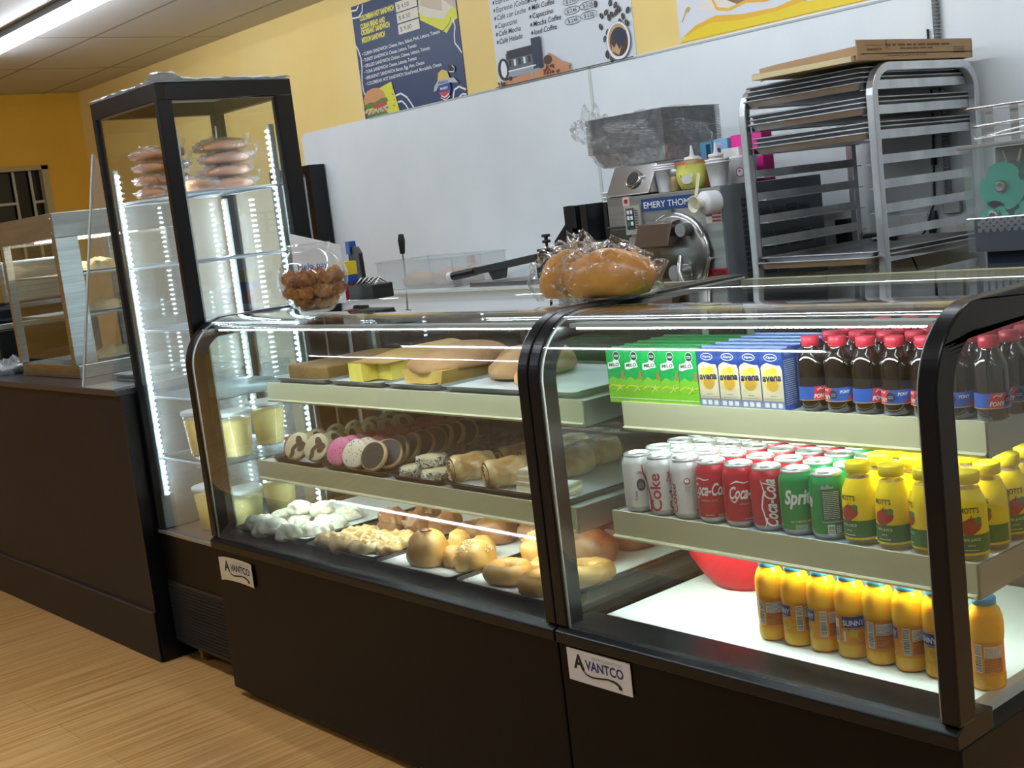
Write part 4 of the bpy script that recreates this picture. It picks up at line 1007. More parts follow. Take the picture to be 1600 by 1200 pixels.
for i, (x, y, z, s_) in enumerate(((-0.255, 0.205, 0, 'lowest in the pile by the divider'), (-0.25, 0.21, 0.027, 'on top of the pile by the divider'), (-0.165, 0.205, 0, 'right of the pile by the divider'))): P.at((x, y, ZT+0.005+z), 0.1*i, 'square layered wafer pastry with white cream, '+s_)

# ---- top shelf of the left case
ZU = 0.9295
tray(-1.405, 0.215, -1.125, 0.59, ZU, TRAYM, 'metal tray under the long brown cake at the left of the top shelf')
tray(-1.105, 0.215, -0.845, 0.59, ZU, TRAYM, 'metal tray lined with white paper under the cut yellow cake', paper=(-1.085, 0.225, -0.865, 0.57))
tray(-0.830, 0.215, -0.600, 0.59, ZU, TRAYM, 'metal tray with a white paper under the sponge loaf', paper=(-0.82, 0.22, -0.66, 0.42))
tray(-0.585, 0.215, -0.095, 0.59, ZU, TRAYM, 'metal tray with a big white paper sheet beside the black divider', paper=(-0.565, 0.218, -0.115, 0.57))
ZV = ZU+0.0075
b = MB(); b.box(-1.375, 0.25, ZV-0.004, -1.155, 0.57, ZV+0.040)
o = b.build('brown_cake', nmat('brown_sponge', '7c5c33', '96733f', 14, 0.7, bump=0.3, bscale=80), bevel=0.006, thing_loc=(-1.26, 0.41, ZV-0.004)); tag(o, 'long low brown slab cake on the left end of the top shelf', 'cake')
t = thing('sponge_cake', 'yellow sponge cake with golden crust and a slice cut off its front', 'cake', (-0.965, 0.40, ZV))
pr = [(-1.065, 0.262), (-0.985, 0.252), (-0.978, 0.30), (-0.90, 0.29), (-0.878, 0.33), (-0.885, 0.56), (-1.06, 0.56)]
MB().extrude(pr, 'z', ZV, ZV+0.050).build('sponge', nmat('yellow_sponge', 'd9c142', 'e5d267', 30, 0.8, bump=0.3, bscale=160), t)
b = MB(); vs = []; n, k = 14, 16
for j in range(k+1):
    for i in range(n+1):
        u, v = i/n, j/k
        vs.append((-1.070+0.192*u, 0.258+0.305*v, ZV+0.0505+0.022*math.sin(PI*u)*min(1, v*2.5)))
F = [(j*(n+1)+i, j*(n+1)+i+1, (j+1)*(n+1)+i+1, (j+1)*(n+1)+i) for j in range(k) for i in range(n)]; N_ = len(vs)
b.add(vs+[(x, y, ZV+0.0502) for x, y, z in vs], F+[tuple(N_+q for q in f) for f in F]+[(i, i+1, N_+i+1, N_+i) for i in range(n)]+[(j*(n+1)+n, (j+1)*(n+1)+n, N_+(j+1)*(n+1)+n, N_+j*(n+1)+n) for j in range(k)], 0, True)
b.build('crust', nmat('cake_crust', 'cf9d55', 'ddb56e', 8, 0.6, bump=0.15, bscale=80), t)
t = thing('sponge_loaf', 'wide round topped brown sponge loaf cake on the middle of the top shelf', 'cake', (-0.71, 0.40, ZV))
b = MB(); b.extrude([(-0.075, 0), (-0.088, 0.035), (0.088, 0.035), (0.075, 0)], 'y', 0, 0.26); 
b.v = [(x-0.725, y+0.265, z+ZV) for x, y, z in b.v]; b.build('loaf_base', nmat('loaf_side', 'c9a247', 'd8b65a', 12, 0.7), t)
b = MB(); b.blob((-0.725, 0.395, ZV+0.030), (0.105, 0.155, 0.058), n=36, k=16, amp=0.06, freq=1.5, flat=0.2, seed=17); b.build('loaf_top', nmat('loaf_top', 'a9764a', 'cfa06c', 6, 0.6, bump=0.2, bscale=60), t)
t = tag(MB().blob((0, 0, 0), (0.10, 0.12, 0.075), n=32, k=14, amp=0.08, freq=1.6, flat=0.3, seed=23).build('sponge_loaf', MC['loaf_top']), 'brown topped loaf at the back of the top shelf behind the white paper', 'cake'); t.location = (-0.50, 0.45, ZV+0.004)
t = tag(MB().blob((0, 0, 0), (0.035, 0.06, 0.04), n=26, k=12, amp=0.06, freq=1.6, flat=0.4, seed=25).build('finger_roll', CRUST), 'small pale roll lying on the white paper next to the divider', 'bun'); t.location = (-0.36, 0.33, ZV+0.004)

# ================================================================== on top of the cases
ZTOP = 1.1465
# fish bowl jar of fried balls
jx, jy, JR = -0.98, 0.137, 0.093
t = thing('cookie_jar', 'round clear fishbowl jar full of brown crumbly balls on the case top', 'jar', (jx, jy, ZTOP))
prof = [(0.0, 0.0), (0.035, 0.0), (0.045, 0.004)] + [(JR*math.cos(math.radians(a)), 0.088+JR*math.sin(math.radians(a))*0.98) for a in range(-58, 55, 8)] + [(0.052, 0.172), (0.058, 0.180)]
prin = [(r_-0.003, z_+0.001) for r_, z_ in prof[::-1]]; prin[-1] = (0.0, 0.003); prin[-2] = (0.03, 0.003)
b = MB(); b.lathe(prof+prin, (jx, jy, ZTOP+0.0005), 48); b.build('bowl', glass('jar_pane', (0.975, 0.98, 0.98), 1.1), t)
b = MB(); D = Dec(b, cylmap(0.090, 0, ZTOP, jx, jy), 0.004)
D.text('Help pay', 0.096, 0.118, 0.022, 0, 0.012, align='C'); b.build('painted_words', mat('jar_ink', '4a5fa8', 0.5), t)
BALL = nmat('fried_crumb', '8a521f', 'c98d48', 40, 0.7, bump=0.8, bscale=110)
o = tag(MB().blob((0, 0, 0), (0.025, 0.025, 0.040), n=26, k=16, amp=0.22, freq=3.5, flat=0.95, seed=40).build('fried_ball', BALL), 'x', 'snack'); P = Placer(o, 'brown crumbly balls in the round jar')
rnd = random.Random(5); cnt = 0
for L_, (zz, R_, n_) in enumerate(((0.012, 0.036, 5), (0.040, 0.062, 9), (0.040, 0.018, 2), (0.071, 0.060, 8), (0.074, 0.016, 1))):
    for k in range(n_):
        a = 2*PI*k/n_+L_*0.5; 
        P.at((jx+R_*math.cos(a), jy+R_*math.sin(a), ZTOP+zz), rnd.uniform(0, 6), 'brown fried ball in the round jar, %s layer up, %s round the ring' % (ORD[L_], ORD[k]), sc=rnd.uniform(0.86, 0.98)); cnt += 1
b = MB(); M = Matrix.Translation((-1.20, 0.32, ZTOP)) @ Matrix.Rotation(0.25, 4, 'Z')
b.add([M @ Vector(p) for p in ((-0.13, 0, 0.0005), (0.06, 0, 0.0005), (0.06, 0.004, 0.165), (-0.13, 0.004, 0.212), (-0.13, 0.0015, 0.0005), (0.06, 0.0015, 0.0005), (0.06, 0.0055, 0.165), (-0.13, 0.0055, 0.212))], [(0,1,2,3), (4,5,6,7), (0,1,5,4), (1,2,6,5), (2,3,7,6), (3,0,4,7)])
tag(b.build('paper_note', PAPER, thing_loc=(-1.20, 0.32, ZTOP)), 'white paper note standing up behind the round jar', 'paper')
# card holder and coloured stand behind the jar
t = thing('card_holder', 'small black box with lace edge right of the round jar', 'holder', (-1.16, 0.43, ZTOP))
b = MB(); b.box(-1.225, 0.40, ZTOP+0.0003, -1.095, 0.47, ZTOP+0.042); b.build('holder_box', BLACKP, t, bevel=0.003)
b = MB()
for k in range(10): b.tube([(-1.22+0.012*k, 0.41+0.05*(k % 2), ZTOP+0.0425), (-1.215+0.012*k, 0.435, ZTOP+0.060), (-1.208+0.012*k, 0.46-0.05*(k % 2), ZTOP+0.0425)], 0.002, m=k % 2, n=5)
b.build('lace_edge', [BLACKP, WHT], t)
t = thing('flag_block', 'block striped yellow, blue and red like a flag beside the round jar', 'ornament', (-1.27, 0.43, ZTOP))
b = MB()
for z0, z1, m_ in ((0.0003, 0.045, 2), (0.045, 0.073, 1), (0.073, 0.112, 0)): b.box(-1.295, 0.40, ZTOP+z0, -1.240, 0.45, ZTOP+z1, m_)
b.build('striped_block', [mat('flag_yellow', 'e8c82a', 0.5), mat('flag_blue', '22479b', 0.5), mat('flag_red', 'c0203c', 0.5)], t)
t = thing('card_terminal', 'black rounded stand with blue clip rising behind the round jar', 'stand', (-1.33, 0.50, ZTOP))
b = MB(); b.extrude([(-1.37, ZTOP+0.0003), (-1.29, ZTOP+0.0003), (-1.295, ZTOP+0.13), (-1.31, ZTOP+0.150), (-1.335, ZTOP+0.152), (-1.355, ZTOP+0.13)], 'y', 0.50, 0.515); b.build('stand_body', BLACKP, t, bevel=0.004)
b = MB(); b.box(-1.355, 0.495, ZTOP+0.13, -1.335, 0.52, ZTOP+0.168); b.build('clip', mat('clip_blue', '2050a0', 0.4), t)

# wrapped bread loaves on the divider
BREADM = nmat('bag_bread', 'c07c24', 'e0a23f', 5, 0.4, bump=0.15, bscale=40, coat=0.3)
def loaf(x, y, rx, ry, rz, h, label, seed, cut=None):
    t = thing('bread_loaf', label, 'bread', (x, y, ZTOP+0.004), 'bagged breads on the case tops')
    M = Matrix.Translation((x, y, ZTOP+0.004)) @ Matrix.Rotation(rz, 4, 'Z')
    MB().blob((0, 0, 0), (rx, ry, h), n=34, k=16, amp=0.05, freq=1.4, flat=0.55, seed=seed, M=M).build('crust', BREADM, t)
    return t
loaf(-0.01, 0.275, 0.102, 0.057, 0.45, 0.096, 'long golden bread loaf in clear film at the right of the pair', 51)
loaf(-0.155, 0.285, 0.064, 0.057, 0.6, 0.102, 'shorter golden bread loaf in clear film at the left of the pair', 52)
b = MB(); b.blob((-0.02, 0.275, ZTOP+0.0012), (0.138, 0.086, 0.110), n=60, k=26, amp=0.13, freq=5, flat=0.5, seed=60)
b.blob((-0.165, 0.29, ZTOP+0.0012), (0.086, 0.080, 0.114), n=48, k=22, amp=0.12, freq=5, flat=0.5, seed=61)
b.blob((-0.12, 0.30, ZTOP+0.088), (0.05, 0.035, 0.045), n=30, k=14, amp=0.35, freq=4, flat=0.5, seed=62)
tag(b.build('plastic_wrap', glass('bread_film', (0.97, 0.97, 0.97), 0.9, 0.08, 0.03, bump=1.0, bscale=38, haze=0.0), thing_loc=(-0.05, 0.28, ZTOP+0.0012)), 'crinkled clear plastic film around the two golden loaves on the case top', 'plastic wrap')

# ================================================================== inside the tower case
BAGB = nmat('hotdog_bun', 'b5683c', 'd08c5c', 6, 0.45, bump=0.1, coat=0.2)
b = MB(); 
for k in range(4): b.blob((0, -0.066+0.044*k, 0), (0.085, 0.024, 0.034), n=22, k=12, amp=0.05, freq=2, flat=0.6, seed=70+k)
o = thing('bun_bag', '', 'bag of buns'); b.build('buns', BAGB, o)
b = MB(); b.blob((0, 0, -0.002), (0.108, 0.108, 0.046), n=44, k=18, amp=0.16, freq=4, flat=0.6, seed=80); b.build('bag_film', PLASTIC, o)
b = MB(); b.tube([(0.10, 0.03, 0.02), (0.125, 0.035, 0.035), (0.128, 0.042, 0.06)], [0.012, 0.006, 0.010], n=8); b.build('bag_neck', PLASTIC, o)
P = Placer(o, 'bags of long buns on the top tower shelf')
bz = 1.5185
for i, (x, y, z, a, s_) in enumerate(((-1.885, 0.19, 0, 0.25, 'lowest in the left stack'), (-1.89, 0.19, 0.040, 0.10, 'second in the left stack'), (-1.885, 0.195, 0.080, 0.3, 'third in the left stack'), (-1.89, 0.19, 0.120, 0.15, 'topmost in the left stack'),
        (-1.72, 0.335, 0.0, 1.2, 'lowest in the stack near the back corner'), (-1.73, 0.33, 0.040, 1.35, 'second near the back corner'), (-1.72, 0.335, 0.080, 1.15, 'third near the back corner'), (-1.74, 0.33, 0.120, 1.3, 'topmost near the back corner'), (-1.66, 0.17, 0.0, 1.5, 'alone at the front right of the shelf'))):
    P.at((x, y, bz+z+0.003), a, 'clear bag of long brown buns, '+s_, sc=(0.80, 0.80, 0.84))
# tubs of yellow pulp
o = thing('pulp_tub', '', 'tub')
b = MB(); b.lathe([(0.0, 0.001), (0.040, 0.0), (0.043, 0.003), (0.053, 0.125), (0.053, 0.128)], n=40, m=0); b.build('tub_wall', glass('tub_plastic', (0.93, 0.93, 0.9), 0.8, haze=0.12), o)
b = MB(); b.lathe([(0.0, 0.003), (0.039, 0.003), (0.0415, 0.006), (0.0505, 0.105), (0.0, 0.106)], n=40); b.build('pulp', nmat('yellow_pulp', 'e6c55a', 'f0d67c', 8, 0.5), o)
b = MB(); b.lathe([(0.0545, 0.122), (0.057, 0.124), (0.057, 0.131), (0.053, 0.134), (0.046, 0.132), (0.0, 0.132)], n=40); b.build('tub_lid', glass('tub_lid', (0.85, 0.86, 0.85), 0.8, haze=0.45), o)
P = Placer(o, 'lidded tubs of yellow pulp in the tower case')
for i, (x, y, z, s_) in enumerate(((-1.835, 0.17, 0.6925, 'front left on the upper shelf'), (-1.665, 0.20, 0.6925, 'right side on the upper shelf'), (-1.74, 0.36, 0.6925, 'back on the upper shelf'), (-1.84, 0.17, 0.4445, 'front left on the tower floor'), (-1.665, 0.20, 0.4445, 'right side on the tower floor'), (-1.75, 0.37, 0.4445, 'back on the tower floor'))):
    P.at((x, y, z), i, 'clear lidded tub of pale yellow fruit pulp, '+s_, sc=(1.05, 1.05, 1.08))

# ================================================================== menu posters on the back wall
def poster(x0, z0, w, h, mats, label, art):
    b = MB(); b.box(x0, Y1-0.004, z0, x0+w, Y1-0.0005, z0+h, 0)
    D = Dec(b, planeY(x0, Y1-0.004, z0)); D.o = 0.0003; D.step = 0.00012
    art(D, w, h)
    o = b.build('menu_poster', mats, thing_loc=(x0+w/2, Y1, z0)); tag(o, label, 'poster')
    return o
def a_p1(D, w, h):
    Yl, Wt, Gr, Tn, Gn, Rd, Pale, Bl, Lm = 1, 2, 3, 4, 5, 6, 7, 8, 9
    D.poly([(0.612, h), (0.605, 0.43), (0.70, 0.385), (0.812, 0.328), (0.875, 0.375), (w-0.004, 0.385), (w-0.004, h)], Lm)
    D.poly([(0.610, 0.52), (0.60, 0.47), (0.66, 0.435), (0.80, 0.40), (0.83, 0.42), (0.90, 0.45), (w-0.004, 0.52), (w-0.004, 0.57), (0.75, 0.545)], Pale)
    D.poly([(0.61, 0.505), (0.66, 0.54), (0.76, 0.555), (0.80, 0.49), (0.80, 0.44), (0.70, 0.47)], 10); D.poly([(0.73, 0.565), (0.80, 0.50), (w-0.004, 0.43), (w-0.004, h-0.005), (0.75, h-0.005)], 10)
    D.stroke([(0.74, 0.350), (0.79, 0.345), (0.845, 0.372), (0.86, 0.40)], 0.0035, Gr)
    D.stroke([(0.0, 0.550), (0.06, 0.545), (0.10, 0.565), (0.115, 0.605)], 0.008, Wt); D.stroke([(0.0, 0.59), (0.05, 0.585), (0.075, 0.605)], 0.008, Wt)
    D.stroke([(0.004, 0.40), (0.020, 0.37), (0.034, 0.33), (0.032, 0.28), (0.022, 0.24), (0.014, 0.20), (0.018, 0.15), (0.028, 0.13)], 0.009, Wt)
    D.stroke([(0.877, 0.385), (0.885, 0.35), (0.872, 0.31), (0.868, 0.27), (0.90, 0.235), (w-0.003, 0.215)], 0.009, Wt)
    D.stroke([(0.30, 0.085), (0.36, 0.092), (0.41, 0.065), (0.44, 0.03), (0.46, 0.003)], 0.010, Wt); D.stroke([(0.32, 0.05), (0.36, 0.052), (0.39, 0.03), (0.41, 0.003)], 0.009, Wt)
    D.stroke([(0.80, 0.003), (0.82, 0.045), (0.86, 0.055), (w-0.003, 0.033)], 0.010, Wt); D.stroke([(0.85, 0.003), (0.88, 0.015), (w-0.003, 0.010)], 0.009, Wt)
    for s, x, y, ww in (('COLOMBIAN HOT SANDWICH', 0.072, 0.522, 0.325), ('CUBAN BREAD AND', 0.070, 0.478, 0.235), ('CROISSANT SANDWICH', 0.068, 0.446, 0.272), ('MEDIUM SANDWICH', 0.066, 0.405, 0.222)):
        D.text(s, x, y, 0.038, Yl, 0.05, width=ww)
    for y, s in ((0.512, '$ 4.50'), (0.455, '$ 8.50'), (0.397, '$ 9.00')):
        D.rect(0.412, y-0.008, 0.600, y+0.043, 7); D.text(s, 0.430, y+0.006, 0.033, Gr, width=0.10)
    for y, s, ww in ((0.338, '\u2022 CUBAN SANDWICH: Cheese, Ham, Salami, Pork, Lettuce, Tomato', 0.71), (0.305, '\u2022 TURKEY SANDWICH: Cheese, Lettuce, Tomato', 0.50), (0.273, '\u2022 GRILLED SANDWICH: Chicken, Cheese, Lettuce, Tomato', 0.61), (0.241, '\u2022 TUNA SANDWICH: Cheese, Lettuce, Tomato', 0.49), (0.209, '\u2022 BREAKFAST SANDWICH: Bacon, Egg, Ham, Cheese', 0.55), (0.177, '\u2022 COLOMBIAN HOT SANDWICH: Sliced bread, Mortadella, Cheese', 0.69)):
        D.text(s, 0.052, y, 0.026, Wt, 0.012, width=ww)
    D.poly([(0.04, 0.004), (0.012, 0.10), (0.03, 0.125), (0.29, 0.165), (0.335, 0.004)], Lm)
    D.poly([(0.012, 0.075), (0.018, 0.115), (0.05, 0.145), (0.11, 0.155), (0.17, 0.148), (0.215, 0.12), (0.225, 0.085), (0.12, 0.07)], Tn)
    D.poly([(0.005, 0.072), (0.06, 0.082), (0.12, 0.078), (0.18, 0.092), (0.235, 0.088), (0.24, 0.068), (0.18, 0.060), (0.10, 0.052), (0.03, 0.050)], Gn); D.poly([(0.09, 0.058), (0.16, 0.072), (0.225, 0.066), (0.23, 0.052), (0.16, 0.042), (0.10, 0.044)], Rd)
    D.poly([(0.02, 0.048), (0.10, 0.040), (0.22, 0.048), (0.25, 0.036), (0.20, 0.020), (0.06, 0.018), (0.005, 0.032)], 10)
    for k in range(14): D.ell(0.03+0.015*k, 0.028+0.010*math.sin(k*2), 0.008, 0.005, Gn if k % 3 else Rd, 8, k)
    D.poly([(0.02, 0.003), (0.03, 0.018), (0.20, 0.020), (0.24, 0.003)], Gn)
    for k in range(4): D.stroke([(0.285+0.01*(k % 2), 0.04+0.03*k), (0.300, 0.035+0.03*k)], 0.004, Gr)
    # round bakery crest
    D.ell(0.745, 0.062, 0.054, 0.048, Bl); D.poly([(0.70, 0.048), (0.79, 0.048), (0.775, 0.022), (0.745, 0.008), (0.715, 0.022)], Rd); D.stroke([(0.712, 0.030), (0.745, 0.018), (0.778, 0.032)], 0.006, Wt)
    D.stroke([(0.708, 0.020), (0.745, 0.003), (0.785, 0.020)], 0.005, Wt)
    D.poly([(0.694, 0.10), (0.71, 0.145), (0.745, 0.158), (0.785, 0.145), (0.80, 0.105)], 11); D.ell(0.825, 0.150, 0.022, 0.017, Gr); D.ell(0.81, 0.162, 0.014, 0.011, Gr)
    D.stroke([(0.80, 0.138), (0.84, 0.132), (0.848, 0.150), (0.83, 0.165)], 0.004, Wt)
    D.poly([(0.655, 0.058), (0.668, 0.085), (0.70, 0.108), (0.79, 0.108), (0.835, 0.105), (0.865, 0.075), (0.84, 0.078), (0.80, 0.085), (0.70, 0.082), (0.68, 0.058)], 12)
    D.text('Bakery', 0.745, 0.088, 0.024, Bl, 0.02, align='C', shear=0.3, width=0.085); D.text('BAKERY', 0.745, 0.058, 0.017, Wt, 0.03, align='C', width=0.065)
p1m = [nmat('poster_navy', '24365c', '2c4468', 1.2, 0.45), mat('p_yellow', 'e4dc66', 0.5), INKW, mat('p_black', '1d222c', 0.5), mat('p_bun', 'cf9560', 0.5), mat('p_lettuce', '5c7d3c', 0.5), mat('p_tomato', 'c04a44', 0.5), mat('p_pale', 'dcd6c2', 0.5), mat('p_blue', '2a4596', 0.5), mat('p_lime', 'dbd83e', 0.5), mat('p_bread', 'cabba0', 0.5), mat('p_gold', 'dcc05a', 0.5), mat('p_silver', 'b9bcbd', 0.5)]
poster(-4.05, 1.932, 0.915, 0.61, p1m, 'navy blue sandwich menu poster with yellow headings on the yellow wall', a_p1)
def a_p2(D, w, h):
    K, Bn, Tn, Wt, Rd, Dk = 1, 2, 3, 4, 5, 6
    for y, a, b2 in ((0.390, 'Espresso', 'Coffee with Milk'), (0.352, 'Espresso (Colada)', 'Espresso'), (0.315, 'Caf\u00e9 con Leche', 'Milk Coffee'), (0.277, 'Capuccino', 'Capuccino'), (0.240, 'Caf\u00e9 Mocha', 'Mocha Coffee'), (0.203, 'Caf\u00e9 Helado', '' )):
        D.text(a, 0.046, y, 0.034, K, 0.006, shear=0.15)
        D.ell(0.032, y+0.011, 0.006, 0.009, K, 10, -0.4)
    for y, b2 in ((0.352, 'Espresso'), (0.315, 'Milk Coffee'), (0.277, 'Capuccino'), (0.240, 'Mocha Coffee'), (0.203, 'Iced Coffee')):
        D.text(b2, 0.300, y, 0.034, K, 0.006, shear=0.15); D.ell(0.285, y+0.011, 0.006, 0.009, K, 10, -0.4)
    def pill(x, y, s):
        D.stroke([(x+0.040*math.cos(a)*1.0 + (0.012 if math.cos(a) > 0 else -0.012), y+0.016*math.sin(a)) for a in [2*PI*k/24 for k in range(25)]], 0.0022, K)
        D.text(s, x, y-0.008, 0.024, K, 0.006, align='C', width=0.062)
    for k, y in enumerate((0.392, 0.345, 0.302, 0.260, 0.216)): pill(0.566, y+0.004, '$ 2.45' if k != 2 else '$ 2.95')
    for k, y in enumerate((0.392, 0.348, 0.306, 0.263, 0.221)): pill(0.672, y+0.004, '$ 3.25')
    rnd = random.Random(9)
    for x, y in ((0.72, 0.262), (0.81, 0.250), (0.84, 0.235), (0.75, 0.205), (0.78, 0.215), (0.795, 0.19), (0.815, 0.20), (0.842, 0.205), (0.86, 0.215), (0.88, 0.18), (0.91, 0.262), (0.928, 0.29), (0.74, 0.160), (0.86, 0.16), (0.90, 0.15), (0.78, 0.13), (0.76, 0.105), (0.765, 0.012+0.03), (0.79, 0.012), (0.765, 0.03), (0.77, 0.30), (0.70, 0.33), (0.85, 0.28), (0.88, 0.33), (0.915, 0.20), (0.83, 0.33)):
        D.ell(x, y, 0.010, 0.015, K, 12, rnd.uniform(-0.8, 0.8)); D.stroke([(x-0.003, y-0.008), (x+0.003, y+0.008)], 0.0015, Tn)
    D.ell(0.842, 0.083, 0.073, 0.083, 7, 30); D.ell(0.842, 0.083, 0.070, 0.080, Wt, 30); D.ell(0.842, 0.086, 0.060, 0.070, Tn, 30); D.ell(0.846, 0.078, 0.055, 0.062, Bn, 30); D.ell(0.850, 0.100, 0.036, 0.040, Dk, 24); D.poly([(0.83, 0.08), (0.85, 0.065), (0.89, 0.085), (0.895, 0.12), (0.86, 0.115)], Dk)
    D.poly([(0.80, 0.075), (0.815, 0.055), (0.83, 0.075), (0.845, 0.045), (0.86, 0.06), (0.84, 0.022), (0.80, 0.045)], Tn)
    D.poly([(0.003, 0.003), (0.02, 0.018), (0.12, 0.030), (0.33, 0.045), (0.50, 0.028), (0.54, 0.004)], 8)
    D.rect(0.09, 0.055, 0.31, 0.15, 9); D.rect(0.08, 0.035, 0.32, 0.07, 7); D.rect(0.10, 0.12, 0.30, 0.16, K); D.rect(0.28, 0.05, 0.345, 0.19, Dk); D.ell(0.065, 0.080, 0.042, 0.052, K, 24); D.ell(0.067, 0.080, 0.022, 0.040, Wt, 20)
    for k in range(5): D.rect(0.11+0.035*k, 0.085, 0.125+0.035*k, 0.115, Wt if k % 2 else K)
    D.rect(0.10, 0.062, 0.30, 0.068, Wt); D.rect(0.255, 0.02, 0.275, 0.06, 7); D.rect(0.10, 0.02, 0.12, 0.04, K)
    D.poly([(0.36, 0.05), (0.36, 0.09), (0.40, 0.105), (0.46, 0.06), (0.53, 0.035), (0.51, 0.008), (0.42, 0.02)], 8); D.ell(0.385, 0.075, 0.030, 0.022, Bn, 16)
    for k in range(26): D.ell(0.35+0.10*rnd.random(), 0.012+0.035*rnd.random(), 0.007, 0.005, Rd if k % 2 else Bn, 8, k)
    for k in range(12): D.ell(0.02+0.06*rnd.random(), 0.008+0.015*rnd.random(), 0.006, 0.004, Bn, 8, k)
    D.rect(0, 0, w, 0.0035, K)
p2m = [mat('poster_white', 'd4dade', 0.45), mat('q_ink', '23272c', 0.5), mat('q_brown', '4e2f20', 0.5), mat('q_tan', 'c2a070', 0.5), INKW, mat('q_red', '7c2a2a', 0.5), mat('q_navy', '222e44', 0.5), mat('q_grey', '9aa2a6', 0.5), mat('q_wood', 'c98e62', 0.5), mat('q_steel', '5a6468', 0.5)]
poster(-2.885, 1.934, 0.93, 0.61, p2m, 'white coffee menu poster with coffee cup and espresso machine pictures', a_p2)
def a_p3(D, w, h):
    D.poly([(0, 0), (0.07, 0.045), (0.18, 0.055), (0.32, 0.035), (0.45, 0.04), (0.60, 0.05), (0.75, 0.035), (w, 0.06), (w, 0)], 1)
    D.poly([(0.0, 0.012), (0.09, 0.055), (0.20, 0.075), (0.34, 0.055), (0.50, 0.05), (0.66, 0.075), (w, 0.09), (w, 0.07), (0.66, 0.05), (0.50, 0.035), (0.32, 0.035), (0.18, 0.052), (0.08, 0.035)], 2)
    D.poly([(0.10, 0.12), (0.20, 0.09), (0.30, 0.10), (0.42, 0.08), (0.60, 0.09), (w, 0.12), (w, h), (0.30, h), (0.22, 0.2)], 3)
    D.poly([(0.30, 0.26), (0.25, 0.17), (0.27, 0.12), (0.33, 0.09), (0.40, 0.11), (0.44, 0.16), (0.43, 0.25)], 4); D.poly([(0.29, 0.26), (0.28, 0.17), (0.33, 0.11), (0.38, 0.13), (0.40, 0.18), (0.38, 0.26)], 2)
    D.stroke([(0.19, 0.15), (0.21, 0.10), (0.27, 0.085), (0.36, 0.10), (0.46, 0.085), (0.54, 0.10)], 0.012, 2)
    D.stroke([(0.02, 0.08), (0.035, 0.10), (0.05, 0.125), (0.07, 0.13), (0.06, 0.115)], 0.006, 5); D.ell(0.055, 0.125, 0.016, 0.008, 5, 14, 0.6)
    D.ell(0.62, 0.13, 0.075, 0.055, 6, 24); D.ell(0.62, 0.13, 0.062, 0.044, 7, 24); D.poly([(0.70, 0.10), (0.80, 0.07), (0.86, 0.11), (0.80, 0.16)], 8)
p3m = [mat('s_white', 'd8dce0', 0.45), mat('s_yellow', 'ecd023', 0.45), mat('s_gold', 'e8b52a', 0.45), mat('s_pale', 'e3dccf', 0.45), mat('s_brown', '8d6a4c', 0.45), mat('s_tan', 'c9a65a', 0.45), mat('s_orange', 'e08c32', 0.45), mat('s_peach', 'eeb062', 0.45), mat('s_green', '5c8f45', 0.45)]
poster(-1.70, 1.948, 0.915, 0.61, p3m, 'white juice poster with yellow liquid splashes above the bread machine', a_p3)

# ================================================================== back counter and its things
t = thing('work_table', 'white topped work table with dark lower doors against the back wall', 'table', (-3.45, 1.82, 0))
MB().box(-3.50, 1.82, 0.86, -1.92, 2.47, 1.028).build('table_top', mat('freezer_white', 'd9dde0', 0.35), t, bevel=0.006)
MB().box(-3.49, 1.85, 0.0005, -1.93, 2.46, 0.8595).build('lower_body', mat('dark_base', '1c2226', 0.5), t)
for k in range(3):
    MB().box(-3.47+0.52*k, 1.838, 0.06, -2.97+0.52*k, 1.8495, 0.84).build('door', mat('dark_door', '20272c', 0.4), t, bevel=0.003)
MB().box(-3.095, 1.806, 0.975, -3.075, 1.8195, 0.997).build('lock_knob', BLACKP, t, bevel=0.002)
t = thing('back_counter', 'stainless back counter standing under the ice cream machine', 'counter', (-1.9, 1.76, 0))
b = MB(); b.box(-1.915, 1.74, 0.88, -0.90, 2.47, 0.925); b.build('counter_slab', STEEL, t, bevel=0.004)
b = MB(); b.box(-1.90, 1.78, 0.0005, -0.92, 2.46, 0.8795); b.build('counter_body', mat('counter_dark', '1d2326', 0.5), t)
ZB = 1.0285
# frying pan like tray with knife, bread bin, wrapped tray, press
t = thing('knife', 'black handled knife standing upright in the clear bread bin', 'knife', (-3.15, 2.0, ZB+0.1))
b = MB(); b.tube([(-3.17, 2.0, 1.195), (-3.168, 2.0, 1.215), (-3.165, 2.0, 1.26), (-3.163, 2.0, 1.29)], [0.012, 0.014, 0.018, 0.012], n=10); b.build('handle', BLACKP, t)
b = MB(); b.box(-3.174, 1.998, ZB+0.0045, -3.164, 2.001, 1.197); b.build('blade', STEELD, t)
t = thing('bread_bin', 'clear plastic bin holding pale bread loaves on the white work table', 'bin', (-2.95, 2.0, ZB))
b = MB(); x0_, x1_, y0_, y1_ = -3.26, -2.66, 1.90, 2.22
for q in ((x0_, y0_, x1_, y0_+0.004), (x0_, y1_-0.004, x1_, y1_), (x0_, y0_, x0_+0.004, y1_), (x1_-0.004, y0_, x1_, y1_)): b.box(q[0], q[1], ZB, q[2], q[3], 1.165)
b.box(x0_, y0_, ZB, x1_, y1_, ZB+0.004); b.build('bin_wall', glass('bin_plastic', (0.93, 0.95, 0.95), 0.9, 0.15, haze=0.22), t)
b = MB(); b.box(x0_-0.006, y0_-0.006, 1.158, x1_+0.006, y0_+0.002, 1.168); b.box(x0_-0.006, y1_-0.002, 1.158, x1_+0.006, y1_+0.006, 1.168); b.box(x0_-0.006, y0_, 1.158, x0_+0.002, y1_, 1.168); b.box(x1_-0.002, y0_, 1.158, x1_+0.006, y1_, 1.168)
b.build('bin_rim', ACRYL, t)
